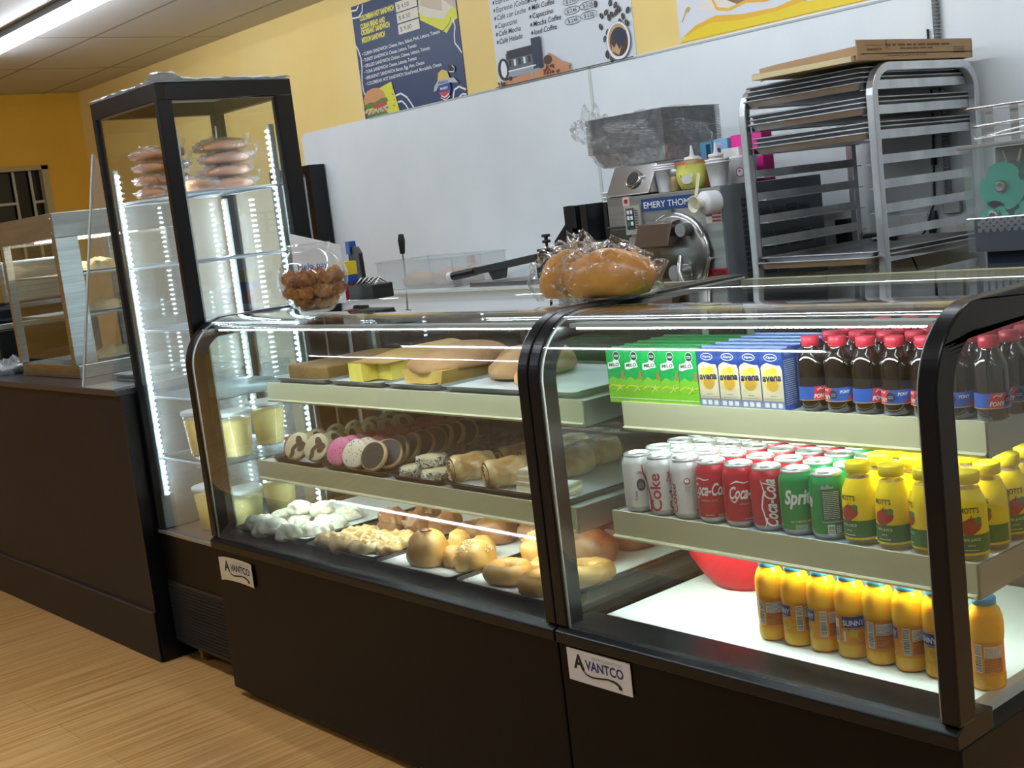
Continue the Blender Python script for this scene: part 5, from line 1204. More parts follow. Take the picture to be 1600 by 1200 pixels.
o = tag(MB().blob((0, 0, 0), (0.11, 0.055, 0.075), n=28, k=12, amp=0.08, freq=2, flat=0.5, seed=90).build('bread_loaf', nmat('pale_bread', 'd3a98c', 'e3c4a6', 5, 0.6)), 'x', 'bread'); P = Placer(o, 'pale loaves in the clear bin')
for i, (x, y, a, s_) in enumerate(((-3.04, 1.99, 0.1, 'at the left front'), (-2.82, 1.99, -0.1, 'at the right front'), (-2.96, 2.13, 0.15, 'at the left back'), (-2.78, 2.13, 0.0, 'at the right back'))): P.at((x, y, ZB+0.006), a, 'pale bread loaf in the clear bin, '+s_)
o = tag(MB().blob((0, 0, 0), (0.17, 0.10, 0.085), n=34, k=14, amp=0.12, freq=2.5, flat=0.5, seed=95).build('flour_bag', nmat('flour_white', 'd9dcdc', 'eceeee', 4, 0.6)), 'plump white flour bag lying beside the clear bread bin', 'bag'); o.location = (-2.47, 2.10, ZB)
t = thing('panini_press', 'steel clamp press with black grip handle and black screw knob', 'press', (-2.2, 1.95, ZB))
b = MB(); b.box(-2.50, 1.86, ZB+0.0003, -1.96, 2.06, ZB+0.022); b.build('base_plate', STEELD, t, bevel=0.003)
b = MB(); b.box(-2.36, 1.90, ZB+0.028, -2.04, 1.99, ZB+0.075); b.build('press_block', ACRYL, t, bevel=0.003)
M = Matrix.Translation((-2.5, 1.90, 1.095)) @ Matrix.Rotation(-0.10, 4, 'Y')
b = MB(); b.box(0.0, -0.012, -0.016, 0.50, 0.012, 0.016, M=M); b.extrude([(0.10, -0.016), (0.22, -0.016), (0.20, -0.055), (0.12, -0.055)], 'y', -0.008, 0.008); b.v[8:] = [tuple(M @ Vector(v)) for v in b.v[8:]]; b.build('lever_arm', mat('lever_steel', '5e6664', 0.4, 0.7), t, bevel=0.002)
b = MB(); b.tube([M @ Vector((0.005, 0, 0)), M @ Vector((-0.165, 0, 0))], 0.019, n=14); b.build('grip_handle', BLACKP, t)
b = MB(); b.tube([M @ Vector((-0.160, 0, 0)), M @ Vector((-0.190, 0, 0.002))], 0.0215, n=14); b.build('handle_end', WHT, t)
b = MB(); b.box(-2.06, 1.875, ZB+0.022, -1.97, 1.93, ZB+0.125); b.box(-2.04, 1.87, ZB+0.125, -1.985, 1.94, ZB+0.145); b.build('clamp_block', mat('clamp_dark', '22282b', 0.4, 0.3), t, bevel=0.003)
b = MB(); b.lathe([(0.006, 0), (0.006, 0.02), (0.018, 0.022), (0.018, 0.032), (0.008, 0.034), (0.008, 0.044), (0.019, 0.046), (0.019, 0.056), (0.006, 0.058)], (-2.012, 1.905, ZB+0.1455), 16); b.build('screw_knob', BLACKP, t)
def outlet(x, z, label, red=False, w=0.07, h=0.115):
    t = thing('wall_outlet', label, 'outlet', (x, Y1-0.007, z))
    b = MB(); b.box(x-w/2, Y1-0.014, z-h/2, x+w/2, Y1-0.0065, z+h/2); b.build('cover_plate', mat('outlet_white', 'd5d7d2', 0.4), t, bevel=0.002)
    b = MB()
    for dz in (-0.022, 0.022):
        b.lathe([(0.016, 0), (0.016, 0.003)], (0, 0, 0), 18, M=Matrix.Translation((x, Y1-0.0145, z+dz)) @ Matrix.Rotation(PI/2, 4, 'X')); 
        D = Dec(b, planeY(x, Y1-0.0176, z+dz)); D.rect(-0.007, -0.002, -0.005, 0.006, 1); D.rect(0.005, -0.002, 0.007, 0.006, 1); D.ell(0, -0.008, 0.002, 0.002, 1, 8)
    b.build('sockets', [mat('socket_white', 'e0e1dc', 0.4), INKB], t)
    if red:
        b = MB(); b.box(x-0.03, Y1-0.045, z+0.005, x+0.012, Y1-0.0148, z+0.045, 0); b.box(x-0.026, Y1-0.05, z-0.035, x+0.015, Y1-0.0148, z+0.0, 1); b.build('red_plug', [mat('plug_red', 'b8202c', 0.4), BLACKP], t, bevel=0.004)
outlet(-3.225, 1.09, 'white wall outlet with a red plug above the steel press', True, 0.09, 0.10)
# black cup and lid holder
t = thing('cup_holder', 'black slotted cup and lid holder standing left of the ice cream machine', 'holder', (-1.72, 1.9, 0.925))
b = MB(); pr = [(-1.905, 0.926), (-1.905, 1.20), (-1.83, 1.265), (-1.83, 1.335), (-1.59, 1.335), (-1.59, 0.926)]
b.extrude([(-1.905, 0.926), (-1.905, 1.20), (-1.83, 1.265), (-1.83, 1.335), (-1.79, 1.335), (-1.79, 0.926)], 'y', 1.85, 2.05)
b.extrude([(-1.79, 1.245), (-1.79, 1.335), (-1.762, 1.335), (-1.762, 1.245)], 'y', 1.85, 1.858)
b.extrude([(-1.735, 1.19), (-1.735, 1.335), (-1.700, 1.335), (-1.700, 1.19)], 'y', 1.85, 2.05)
b.box(-1.79, 1.85, 0.926, -1.60, 2.05, 1.19); b.box(-1.605, 1.85, 1.19, -1.585, 2.05, 1.335)
b.build('holder_body', BLACKP, t, bevel=0.003)
def cup_stack(x, y, z, n, r, h, pitch, label, m, lean=0.0):
    b = MB()
    for k in range(n):
        b.lathe([(r*0.72, 0), (r*0.97, h*0.93), (r*1.04, h*0.94), (r*1.04, h), (r*0.96, h), (r*0.70, 0.004), (0, 0.004)], (x+lean*k*pitch, y, z+k*pitch+0.0004), 24)
    return tag(b.build('cup_stack', m, thing_loc=(x, y, z)), label, 'cups')
CUPW = mat('cup_white', 'f2f4f5', 0.4)
cup_stack(-1.652, 1.95, 1.192, 6, 0.035, 0.09, 0.018, 'stack of white foam cups rising from the black cup holder', CUPW)
# ---- batch ice cream machine
mx0, mx1, my0, my1, mz0, mz1 = -1.54, -0.962, 1.79, 2.36, 0.9255, 1.345
t = thing('ice_cream_machine', 'stainless steel batch ice cream machine with round door and blue name plate', 'ice cream machine', (mx0, my0, mz0))
SAT = nmat('satin_steel', '9a9b97', 'b0b1ad', 3, 0.34, 0.9, stretch=(1, 1, 12))
b = MB(); b.box(mx0+0.13, my0, mz0, mx1-0.004, my1, mz1); b.build('front_housing', SAT, t, bevel=0.003)
b = MB(); b.box(mx0, my0+0.02, mz0, mx0+0.1295, my1-0.1, mz1+0.005); b.build('side_housing', SAT, t, bevel=0.003)
b = MB(); b.box(mx0+0.004, my0+0.012, mz0+0.10, mx0+0.12, my0+0.0198, mz0+0.30); b.box(mx0, my0+0.006, 1.232, mx0+0.125, my0+0.0198, 1.240, 0)
b.build('side_door', mat('door_steel', '777b79', 0.25, 0.95), t, bevel=0.002)
b = MB(); b.extrude([(my0+0.005, mz1+0.0055), (my0+0.07, 1.458), (my0+0.22, 1.458), (my0+0.22, mz1+0.0055)], 'x', mx0+0.01, -1.31); b.build('hopper_hood', mat('hood_steel', 'c9c8c4', 0.18, 1.0), t, bevel=0.003)
sl = math.atan2(1.458-mz1-0.005, 0.065)
M = Matrix.Translation((-1.40, my0+0.036, 1.405)) @ Matrix.Rotation(PI/2-(PI/2-sl), 4, 'X')
b = MB(); b.lathe([(0.034, 0.0), (0.036, 0.006), (0.031, 0.010)], (0, 0, 0), 28, M=M); b.build('hopper_ring', CHROME, t)
b = MB(); b.lathe([(0.0270, 0.001), (0.0270, 0.0112)], (0, 0, 0), 28, M=M); b.build('hopper_hole_disc', mat('hole_shade', '121010', 0.3), t)  # solid black disc, painted shade for the inside of the hole
b = MB(); b.box(mx1-0.0035, my0, mz0, mx1+0.001, my1, mz1); b.build('side_panel', mat('panel_grey', '767e83', 0.5), t, bevel=0.001)
b = MB()
for gy in range(3):
    for gx in range(4):
        for k in range(4):
            y = my0+0.20+0.075*gx; z = mz0+0.095+0.088*gy+0.016*k
            b.extrude([(mx1+0.0012, z), (mx1+0.007, z-0.002), (mx1+0.0012, z+0.009)], 'y', y, y+0.062)
b.build('side_louvres', mat('louvre_grey', '34393c', 0.5), t); b = MB()
for k in range(16): b.extrude([(mx1+0.0012, mz0+0.075+0.019*k), (mx1+0.006, mz0+0.073+0.019*k), (mx1+0.0012, mz0+0.085+0.019*k)], 'y', my0+0.10, my0+0.165)
b.build('side_louvres', mat('louvre_grey', '34393c', 0.5), t)
b = MB(); b.box(-1.34, my0-0.004, 1.284, -1.0, my0-0.0003, 1.330, 0); D = Dec(b, planeY(-1.34, my0-0.004, 1.284)); D.o = 0.0005
D.text('EMERY THOMPSON', 0.012, 0.012, 0.032, 1, 0.012, width=0.315); b.build('name_plate', [mat('plate_blue', '1f4377', 0.4), INKW], t)
b = MB(); b.box(-1.425, my0-0.010, 1.205, -1.345, my0-0.0003, 1.312, 0); b.box(-1.415, my0-0.012, 1.225, -1.375, my0-0.0102, 1.302, 1)
D = Dec(b, planeY(-1.415, my0-0.012, 1.225)); D.o = 0.0005
for i in range(2):
    for k in range(3): D.rect(0.005+0.017*i, 0.014+0.021*k, 0.017+0.017*i, 0.028+0.021*k, 3 if (i == 0 and k == 0) else 2)
D.fine(0.046, 0.0, 0.062, 0.075, 8, 1); b.build('control_panel', [mat('control_beige', 'a3a496', 0.5), mat('control_dark', '31323a', 0.4), INKW, mat('control_green', '1d8f5a', 0.4)], t, bevel=0.0)
b = MB(); b.box(-1.435, my0-0.003, 1.313, -1.40, my0-0.0003, 1.345, 0); b.box(-1.424, my0-0.006, 1.322, -1.411, my0-0.0031, 1.336, 1); b.build('stop_button', [mat('sticker_pink', 'd8b4ac', 0.5), mat('button_red', '8c1d22', 0.4)], t)
b = MB(); b.box(-1.42, my0-0.002, 1.155, -1.33, my0-0.0003, 1.195, 0); D = Dec(b, planeY(-1.42, my0-0.002, 1.155)); D.fine(0.005, 0.004, 0.085, 0.036, 4, 1); b.build('data_plate', [mat('plate_pale', 'b9bab2', 0.5), INKG], t)
M = Matrix.Translation((-1.185, my0-0.0005, 1.115)) @ Matrix.Rotation(PI/2, 4, 'X')
b = MB(); b.lathe([(0.150, 0), (0.150, 0.018), (0.140, 0.026), (0.0, 0.028)], (0, 0, 0), 48, M=M); b.build('round_door', nmat('door_satin', '8f918e', 'a7a9a6', 3, 0.3, 0.95), t)
b = MB(); b.tube([M @ Vector((0.152*math.cos(a), 0.152*math.sin(a), 0.012)) for a in [2*PI*k/40 for k in range(40)]], 0.006, n=8, closed=True); b.build('door_rim', CHROME, t)
b = MB()
for a in (-0.1, 1.57, 3.2): b.tube([M @ Vector((0.162*math.cos(a), 0.162*math.sin(a), 0.0)), M @ Vector((0.162*math.cos(a), 0.162*math.sin(a), 0.02))], 0.006, n=10)
b.build('door_bolts', CHROME, t)
b = MB(); b.extrude([(my0-0.030, 1.248), (my0-0.075, 1.240), (my0-0.11, 1.16), (my0-0.08, 1.152), (my0-0.030, 1.20)], 'x', -1.30, -1.135); b.build('pour_chute', mat('chute_steel', '9a8c82', 0.2, 0.95), t, bevel=0.003)
b = MB(); b.tube([(-1.10, my0-0.03, 1.21), (-1.10, my0-0.075, 1.21)], 0.024, n=20); b.build('latch_knob', STEELD, t)
b = MB(); b.tube([(-1.13, my0-0.03, 1.06), (-1.13, my0-0.09, 1.06)], 0.030, n=20); b.tube([(-1.10, my0-0.085, 1.12), (-1.10, my0-0.10, 1.07), (-1.085, my0-0.10, 1.02)], 0.010, n=10); b.tube([(-1.085, my0-0.03, 1.015), (-1.085, my0-0.11, 1.015)], 0.018, n=16); b.build('gate_handle', CHROME, t)
b = MB(); b.box(-1.04, my0-0.003, 1.222, -0.968, my0-0.0003, 1.272, 0); D = Dec(b, planeY(-1.04, my0-0.003, 1.222)); D.o = 0.0005
for k in range(4): D.rect(0.03, 0.004+0.0125*k, 0.070, 0.010+0.0125*k, 1)
D.rect(0.002, 0.024, 0.030, 0.048, 2); D.rect(0.006, 0.0, 0.03, 0.020, 3); b.build('flag_sticker', [mat('flag_white', 'cfc8c4', 0.5), mat('flag_stripe', '9c3a40', 0.5), mat('flag_canton', '2b3a78', 0.5), mat('tag_cream', 'd9d5b8', 0.5)], t)
b = MB(); b.box(-1.075, my0-0.003, 1.035, -0.965, my0-0.0003, 1.062, 0); D = Dec(b, planeY(-1.075, my0-0.003, 1.035)); D.o = 0.0005; D.text('CAUTION', 0.055, 0.006, 0.022, 1, 0.03, align='C', width=0.095); b.build('caution_label', [mat('caution_red', 'a51f2d', 0.5), mat('caution_ink', '2b1114', 0.5)], t)
t = thing('cup_dispenser', 'round white cup dispenser with a paper cone stuck on the machine front', 'dispenser', (-1.0, my0, 1.29))
M = Matrix.Translation((-0.965, my0-0.012, 1.295)) @ Matrix.Rotation(PI/2, 4, 'X') @ Matrix.Rotation(-0.15, 4, 'Y')
b = MB(); b.lathe([(0.040, 0.0), (0.041, 0.05), (0.037, 0.058), (0.0, 0.058)], (0, 0, 0.016), 28, M=M); b.build('dispenser_body', mat('dispenser_white', 'dddfe0', 0.4), t)
b = MB(); b.lathe([(0.016, 0.060), (0.030, 0.092), (0.028, 0.093), (0.014, 0.062)], (-0.008, 0, 0.016), 24, M=M); b.build('cone_cup', mat('cone_cream', 'e2dfc4', 0.5), t)
b = MB(); b.add([M @ Vector(v) for v in ((-0.045, 0.02, 0.07), (-0.02, 0.03, 0.075), (0.0, 0.10, 0.07), (-0.02, 0.105, 0.068), (-0.045, 0.02, 0.0715), (-0.02, 0.03, 0.0765), (0.0, 0.10, 0.0715), (-0.02, 0.105, 0.0695))], [(0,1,2,3), (4,5,6,7), (0,1,5,4), (1,2,6,5), (2,3,7,6), (3,0,4,7)]); b.build('paper_strip', mat('strip_cream', 'e0dcae', 0.5), t)
t = tag(MB().extrude([(-1.30, 0.9256), (-1.30, 1.06), (-1.275, 1.085), (-1.275, 1.115), (-1.215, 1.125), (-1.205, 0.9256)], 'y', my0-0.19, my0-0.12).build('paper_carton', mat('carton_white', 'cfd4d4', 0.5), bevel=0.002), 'pale folded carton standing in front of the round machine door', 'carton')
# rather small things on top of the machine
ZM = mz1+0.001
cup_stack(-1.375, 1.86, ZM+0.006, 1, 0.040, 0.062, 0.02, 'short white foam cup on the machine top beside the hood', CUPW)
cup_stack(-1.292, 1.875, ZM, 3, 0.040, 0.085, 0.008, 'taller stack of white foam cups on the machine top', CUPW)
t = thing('cinnamon_shaker', 'glass shaker with ribbed metal lid and brown powder inside', 'shaker', (-1.225, 1.86, ZM))
MB().lathe([(0.0, 0.001), (0.022, 0), (0.024, 0.004), (0.022, 0.045), (0.019, 0.055)], (-1.225, 1.86, ZM), 20).build('jar_body', mat('shaker_brown', 'a08a5c', 0.25, coat=0.5), t)
MB().lathe([(0.020, 0.0553), (0.022, 0.057), (0.020, 0.062), (0.022, 0.067), (0.020, 0.072), (0.018, 0.080), (0.0, 0.083)], (-1.225, 1.86, ZM), 20).build('metal_lid', STEELD, t)
def squeeze(x, y, mt_, label):
    t = thing('squeeze_bottle', label, 'squeeze bottle', (x, y, ZM))
    MB().lathe([(0.0, 0.001), (0.027, 0), (0.029, 0.004), (0.028, 0.095), (0.026, 0.105)], (x, y, ZM), 24).build('bottle_body', mt_, t)
    MB().lathe([(0.0285, 0.1055), (0.0285, 0.115), (0.010, 0.118), (0.0075, 0.125), (0.003, 0.155), (0.0, 0.156)], (x, y, ZM), 20).build('nozzle_cap', mat('nozzle_white', 'd5d3cc', 0.4), t)
squeeze(-1.175, 1.90, mat('caramel_fill', 'a8906f', 0.4), 'squeeze bottle of tan sauce with pointed white nozzle')
squeeze(-1.105, 1.95, mat('pale_fill', 'c9c2b0', 0.4), 'squeeze bottle of pale sauce with pointed white nozzle, right one')
b = MB(); b.box(-1.31, 1.955, ZM, -1.20, 2.03, ZM+0.105); tag(b.build('orange_box', mat('box_orange', 'e8875f', 0.5), bevel=0.002, thing_loc=(-1.25, 1.99, ZM)), 'small orange box behind the glass shaker', 'box')
t = thing('toppings_tub', 'clear tub of yellow green candies with a paw shaped patch', 'tub', (-1.135, 1.85, ZM))
MB().lathe([(0.0, 0.001), (0.036, 0), (0.040, 0.004), (0.052, 0.03), (0.055, 0.06), (0.050, 0.082), (0.052, 0.088)], (-1.14, 1.85, ZM), 28).build('tub_body', nmat('candy_mix', '3f5a28', 'dede70', 45, 0.4, lo=0.28, hi=0.36), t)
b = MB(); D = Dec(b, cylmap(0.0545, 0, ZM, -1.14, 1.85), 0.006); D.o = 0.001; D.ell(0.02, 0.035, 0.020, 0.015, 0); D.ell(0.036, 0.050, 0.008, 0.008, 0); D.ell(0.008, 0.030, 0.006, 0.008, 0); b.build('white_patch', mat('patch_white', 'd6d8d2', 0.5), t)
MB().lathe([(0.036, 0), (0.042, 0.05)], (-1.205+0.07, 1.85, ZM+0.0885), 8)
cup_stack(-1.035, 1.87, ZM, 2, 0.042, 0.085, 0.010, 'white plastic tub stack left of the marked white tub', CUPW)
t = thing('plastic_tub', 'white tub with a small pink circle mark at the machine corner', 'tub', (-0.99, 1.95, ZM))
MB().lathe([(0.0, 0.001), (0.042, 0), (0.044, 0.003), (0.052, 0.09), (0.055, 0.095), (0.05, 0.097), (0.0, 0.094)], (-1.015, 1.985, ZM), 28).build('tub_body', CUPW, t)
b = MB(); D = Dec(b, cylmap(0.0475, 0.4, ZM, -1.015, 1.985), 0.006); D.o = 0.0015; D.ell(0, 0.04, 0.015, 0.017, 0); D.ell(0, 0.04, 0.011, 0.013, 1); D.ell(0, 0.044, 0.004, 0.005, 0); b.build('round_mark', [mat('mark_pink', 'b9737c', 0.5), INKW], t)
def carton_box(x0, y0, z0, x1, y1, z1, m1, label, art=None, ms=()):
    b = MB(); b.box(x0, y0, z0, x1, y1, z1, 0)
    if art: D = Dec(b, planeY(x0, y0, z0)); D.o = 0.0004; art(D, x1-x0, z1-z0)
    return tag(b.build('product_box', [m1]+list(ms), thing_loc=(x0, y0, z0)), label, 'box')
LB = mat('box_blue', '5fa8cf', 0.5)
carton_box(-1.27, 2.06, ZM+0.0, -1.215, 2.12, ZM+0.165, LB, 'pale blue box behind the squeeze bottles', lambda D, w, h: (D.rect(w*0.5, h*0.4, w*0.9, h*0.95, 1), D.rect(0, 0, w, h*0.35, 2)), (mat('box_teal', '123f55', 0.5), mat('box_paleblue', 'a8cfe0', 0.5)))
carton_box(-1.205, 2.06, ZM+0.0, -1.14, 2.12, ZM+0.170, mat('box_blue2', '7fb7dc', 0.5), 'blue and pink printed box behind the squeeze bottles', lambda D, w, h: (D.ell(w*0.35, h*0.75, w*0.2, h*0.06, 1), D.rect(w*0.5, h*0.5, w*0.9, h*0.65, 2), D.fine(w*0.1, h*0.5, w*0.5, h*0.65, 3, 3), D.rect(w*0.3, h*0.86, w*0.6, h*0.93, 2)), (mat('box_navy', '25377a', 0.5), mat('box_pinkpatch', 'e9b5c0', 0.5), INKW))
carton_box(-1.13, 2.07, ZM, -0.99, 2.13, ZM+0.175, mat('box_hotpink', 'ec2f9a', 0.5), 'hot pink box at the back corner of the machine top')
carton_box(-1.13, 2.01, ZM, -1.05, 2.065, ZM+0.13, mat('box_whitecard', 'dfe0df', 0.5), 'white card box in front of the hot pink box')
# stack of foil pans in film on the machine hood
t = thing('foil_pan_stack', 'tall stack of ribbed foil pans wrapped in clear film on the machine', 'foil pans', (-1.5, 2.05, 1.46))
FOIL = nmat('foil', 'aab0b3', 'd5d9db', 40, 0.35, 0.5, bump=0.3, bscale=60)
b = MB(); n = 22; x0_, x1_, y0_, y1_, z0_ = -1.70, -1.30, 1.90, 2.22, 1.464
def frus(b, zb, zt_, ib, it, m=0):
    A = [(x0_+ib, y0_+ib, zb), (x1_-ib, y0_+ib, zb), (x1_-ib, y1_-ib, zb), (x0_+ib, y1_-ib, zb)]; B_ = [(x0_+it, y0_+it, zt_), (x1_-it, y0_+it, zt_), (x1_-it, y1_-it, zt_), (x0_+it, y1_-it, zt_)]
    b.add(A+B_, [(0,1,2,3), (4,5,6,7), (0,1,5,4), (1,2,6,5), (2,3,7,6), (3,0,4,7)], m)
frus(b, z0_, z0_+0.055, 0.035, 0.012)
for k in range(n):
    z = z0_+0.055+0.0062*k; frus(b, z, z+0.0035, -0.001, -0.004); frus(b, z+0.0035, z+0.0062, 0.012, 0.010)
b.build('foil_pans', FOIL, t)
b = MB(); b.blob((-1.51, 2.05, 1.462), (0.255, 0.215, 0.20), n=60, k=24, amp=0.09, freq=4, flat=0.62, seed=101)
b.v = [(max(min(x, -1.285), -1.76) if z < 1.66 else x, max(min(y, 2.235), 1.885), min(z, 1.668)) for x, y, z in b.v]
b.blob((-1.755, 1.98, 1.57), (0.075, 0.06, 0.10), n=34, k=16, amp=0.4, freq=3, flat=0.8, seed=103)
b.build('film_wrap', glass('pan_film', (0.965, 0.97, 0.97), 0.9, 0.1, 0.06, bump=1.0, bscale=30, haze=0.04), t)

# ================================================================== aluminium pan rack
rx0, rx1, ry0, ry1 = -0.866, -0.340, 1.80, 2.42
t = thing('pan_rack', 'tall aluminium bakery pan rack with rounded tops standing by the back wall', 'rack', (rx0, ry0, 0))
def frame_side(x, wd):
    b = MB(); r_ = 0.085
    P = [(ry0+0.014, 0.09)] + [(ry0+0.014, 1.56)] + arc(ry0+0.014+r_, 1.652-r_, r_, 180, 90, 7) + arc(ry1-0.014-r_, 1.652-r_, r_, 90, 0, 7) + [(ry1-0.014, 0.09)]
    b.tube([(x, y, z) for y, z in P], 0.0195, n=4, sq=True)
    b.build('side_frame', ALU, t, bevel=0.003)
xl, xr = rx0+0.014, rx1-0.014
frame_side(xl, 0.028); frame_side(xr, 0.028)
for k in range(20):
    z = 1.600-0.0765*k
    for x, s_ in ((xl, 1), (xr, -1)):
        b = MB(); xa = x+s_*0.0142
        b.extrude([(xa, z-0.014), (xa, z+0.014), (xa+s_*0.003, z+0.014), (xa+s_*0.003, z-0.010), (xa+s_*0.035, z-0.010), (xa+s_*0.035, z-0.014)], 'y', ry0+0.028, ry1-0.028)
        b.build('runner', ALU, t)
for y in (ry0+0.014, ry1-0.014):
    MB().box(xl+0.0142, y-0.012, 0.12, xr-0.0142, y+0.012, 0.145).build('cross_bar', ALU, t)
MB().box(xl+0.0142, ry1-0.026, 1.61, xr-0.0142, ry1-0.004, 1.63).build('cross_bar', ALU, t)
for x in (xl, xr):
    for y in (ry0+0.014, ry1-0.014):
        b = MB(); b.lathe([(0.0, 0), (0.030, 0.0), (0.032, 0.004), (0.032, 0.024), (0.030, 0.028), (0.0, 0.028)], (0, 0, -0.014), 18, M=Matrix.Translation((x, y, 0.033)) @ Matrix.Rotation(PI/2, 4, 'Y')); b.box(x-0.02, y-0.012, 0.066, x+0.02, y+0.012, 0.09)
        b.build('caster', BLACKP, t)
# sheet pans
PANM = nmat('pan_metal', 'a2a4a6', 'c6c8c9', 5, 0.36, 0.75)
def pan_mesh():
    b = MB(); w, d, h = 0.452, 0.64, 0.024
    L = [(0.012, 0), (0.0, h-0.003), (-0.004, h), (-0.007, h-0.003), (-0.005, h-0.006), (0.001, h-0.005), (0.013, 0.002)]
    def rr(i):
        x0, y0, x1, y1 = -w/2+i, i, w/2-i, d-i; r = 0.02; P = []
        for cx, cy, a in ((x1-r, y1-r, 0), (x0+r, y1-r, 90), (x0+r, y0+r, 180), (x1-r, y0+r, 270)):
            for k in range(4): P.append((cx+r*math.cos(math.radians(a+30*k)), cy+r*math.sin(math.radians(a+30*k))))
        return P
    R = [[(p[0], p[1], z) for p in rr(i)] for i, z in L]; n = len(R[0]); vs = [p for q in R for p in q]
    b.add(vs, [(i*n+k, i*n+(k+1) % n, (i+1)*n+(k+1) % n, (i+1)*n+k) for i in range(len(L)-1) for k in range(n)], 0, True)
    b.add(R[0], [tuple(range(n))], 0); b.add(R[-1], [tuple(range(n))], 0)
    return b
o = tag(pan_mesh().build('sheet_pan', PANM), 'x', 'sheet pan'); P = Placer(o, 'sheet pans stacked in the rack')
xm = (xl+xr)/2
gl = ['lowest', 'second', 'third', 'fourth', 'topmost']
for rz, n_, nm, dy in ((1.5888, 4, 'top', 0.0), (1.5123, 3, 'second', 0.01), (1.4358, 3, 'third', 0.02)):
    for k in range(n_):
        tilt = 0.006*k
        P.at((xm+0.003*math.sin(k*2), ry0-0.012+dy+0.006*k, rz+0.0150*k), 0, 'grey metal sheet pan, %s of the pans on the %s rack level' % (gl[k], nm), rot=(-0.002*k, 0.0, 0.006*math.sin(k*4)))
for k in range(2): P.at((xm+0.01, ry0-0.04+0.03*k, 1.0533+0.015*k), 0, 'lone sheet pan low in the rack, %s one of the two' % ('lower', 'upper')[k], rot=(0, 0, -0.03))
# cardboard on the top
CARD = nmat('cardboard', 'a3845f', 'b19270', 3, 0.8)
t = thing('cardboard_box', 'open flat cardboard carton with printed end lying on top of the rack', 'box', (-0.6, 1.75, 1.671))
zb = 1.6712
b = MB(); x0_, x1_, y0_, y1_ = -0.76, -0.345, 1.74, 2.40
b.box(x0_, y0_+0.02, zb+0.018, x1_, y1_, zb+0.021); b.box(x1_-0.004, y0_, zb+0.0, x1_, y1_, zb+0.062); b.box(x0_, y1_-0.004, zb, x1_, y1_, zb+0.058); b.box(x0_, y0_+0.16, zb+0.021, x0_+0.004, y1_, zb+0.045)
b.extrude([(x0_-0.075, zb+0.004), (x0_-0.075, zb+0.048), (x0_, zb+0.052), (x1_, zb+0.062), (x1_, zb+0.034), (x0_, zb+0.0215)], 'y', y0_+0.155, y0_+0.159)
b.build('carton_shell', CARD, t)
b = MB(); D = Dec(b, planeX(x1_+0.0002, y0_, zb)); D.o = 0.0005
D.fine(0.15, 0.042, 0.52, 0.050, 1, 0, 4, 0.8); D.fine(0.23, 0.032, 0.42, 0.038, 1, 0, 5, 0.8); D.stroke([(0.04, 0.020), (0.14, 0.020)], 0.001, 0); D.stroke([(0.04, 0.045), (0.14, 0.045)], 0.001, 0); D.fine(0.05, 0.030, 0.13, 0.040, 1, 0, 7, 0.5); D.fine(0.16, 0.012, 0.38, 0.015, 1, 0, 8, 0.8); D.fine(0.54, 0.016, 0.61, 0.040, 4, 0, 2, 0.4)
b.build('carton_print', mat('carton_ink', '6b4c2c', 0.7), t)
b = MB(); b.box(-0.745, 1.735, zb-0.0005, -0.365, 2.30, zb+0.0165)
tag(b.build('cardboard_sheet', nmat('card_edge', 'c9b98c', 'd6c89c', 3, 0.8), thing_loc=(-0.55, 2.0, zb), bevel=0.001), 'flat pale edged cardboard bundle under the open carton', 'cardboard')

# ================================================================== juice squeezer at the right edge
jx0, jx1, jy0, jy1 = 0.115, 0.60, 1.50, 1.95
t = thing('juicer_stand', 'dark metal stand carrying the orange juice machine', 'stand', (jx0, jy0, 0))
MB().box(jx0-0.05, jy0-0.06, 0.0005, jx1+0.05, jy1+0.05, 0.90).build('stand_body', mat('stand_dark', '20262b', 0.5, 0.3), t, bevel=0.004)
MB().box(jx0-0.06, jy0-0.07, 0.9003, jx1+0.06, jy1+0.06, 0.925).build('stand_top', STEEL, t, bevel=0.003)
t = thing('juice_machine', 'orange juice machine with clear cover and teal green drums', 'juice machine', (jx0, jy0, 0.9255))
MB().box(jx0+0.02, jy0+0.05, 0.9257, jx1, jy1, 1.095).build('machine_base', mat('machine_navy', '1a2a45', 0.35), t, bevel=0.006)
MB().box(jx0+0.0, jy0+0.16, 1.0953, jx1, jy1, 1.365).build('back_body', nmat('machine_beige', '9b9c8c', 'aaa996', 3, 0.5), t, bevel=0.006)
MB().box(jx0+0.012, jy0+0.012, 1.0953, jx1, jy0+0.159, 1.185).build('drip_tray', mat('tray_navy', '1c3354', 0.35), t, bevel=0.003)
b = MB()
for i in range(15):
    for k in range(4):
        x = jx0+0.03+0.02*i+0.01*(k % 2); b.lathe([(0.0072, 0), (0.0072, 0.002)], (0, 0, 0), 6, M=Matrix.Translation((x, jy0+0.0115, 1.153+0.0085*k)) @ Matrix.Rotation(PI/2, 4, 'X'))
b.build('perforated_guard', mat('guard_grey', '8a93a0', 0.4, 0.4), t)
TEAL = mat('teal_plastic', '14c6a9', 0.32, coat=0.3)
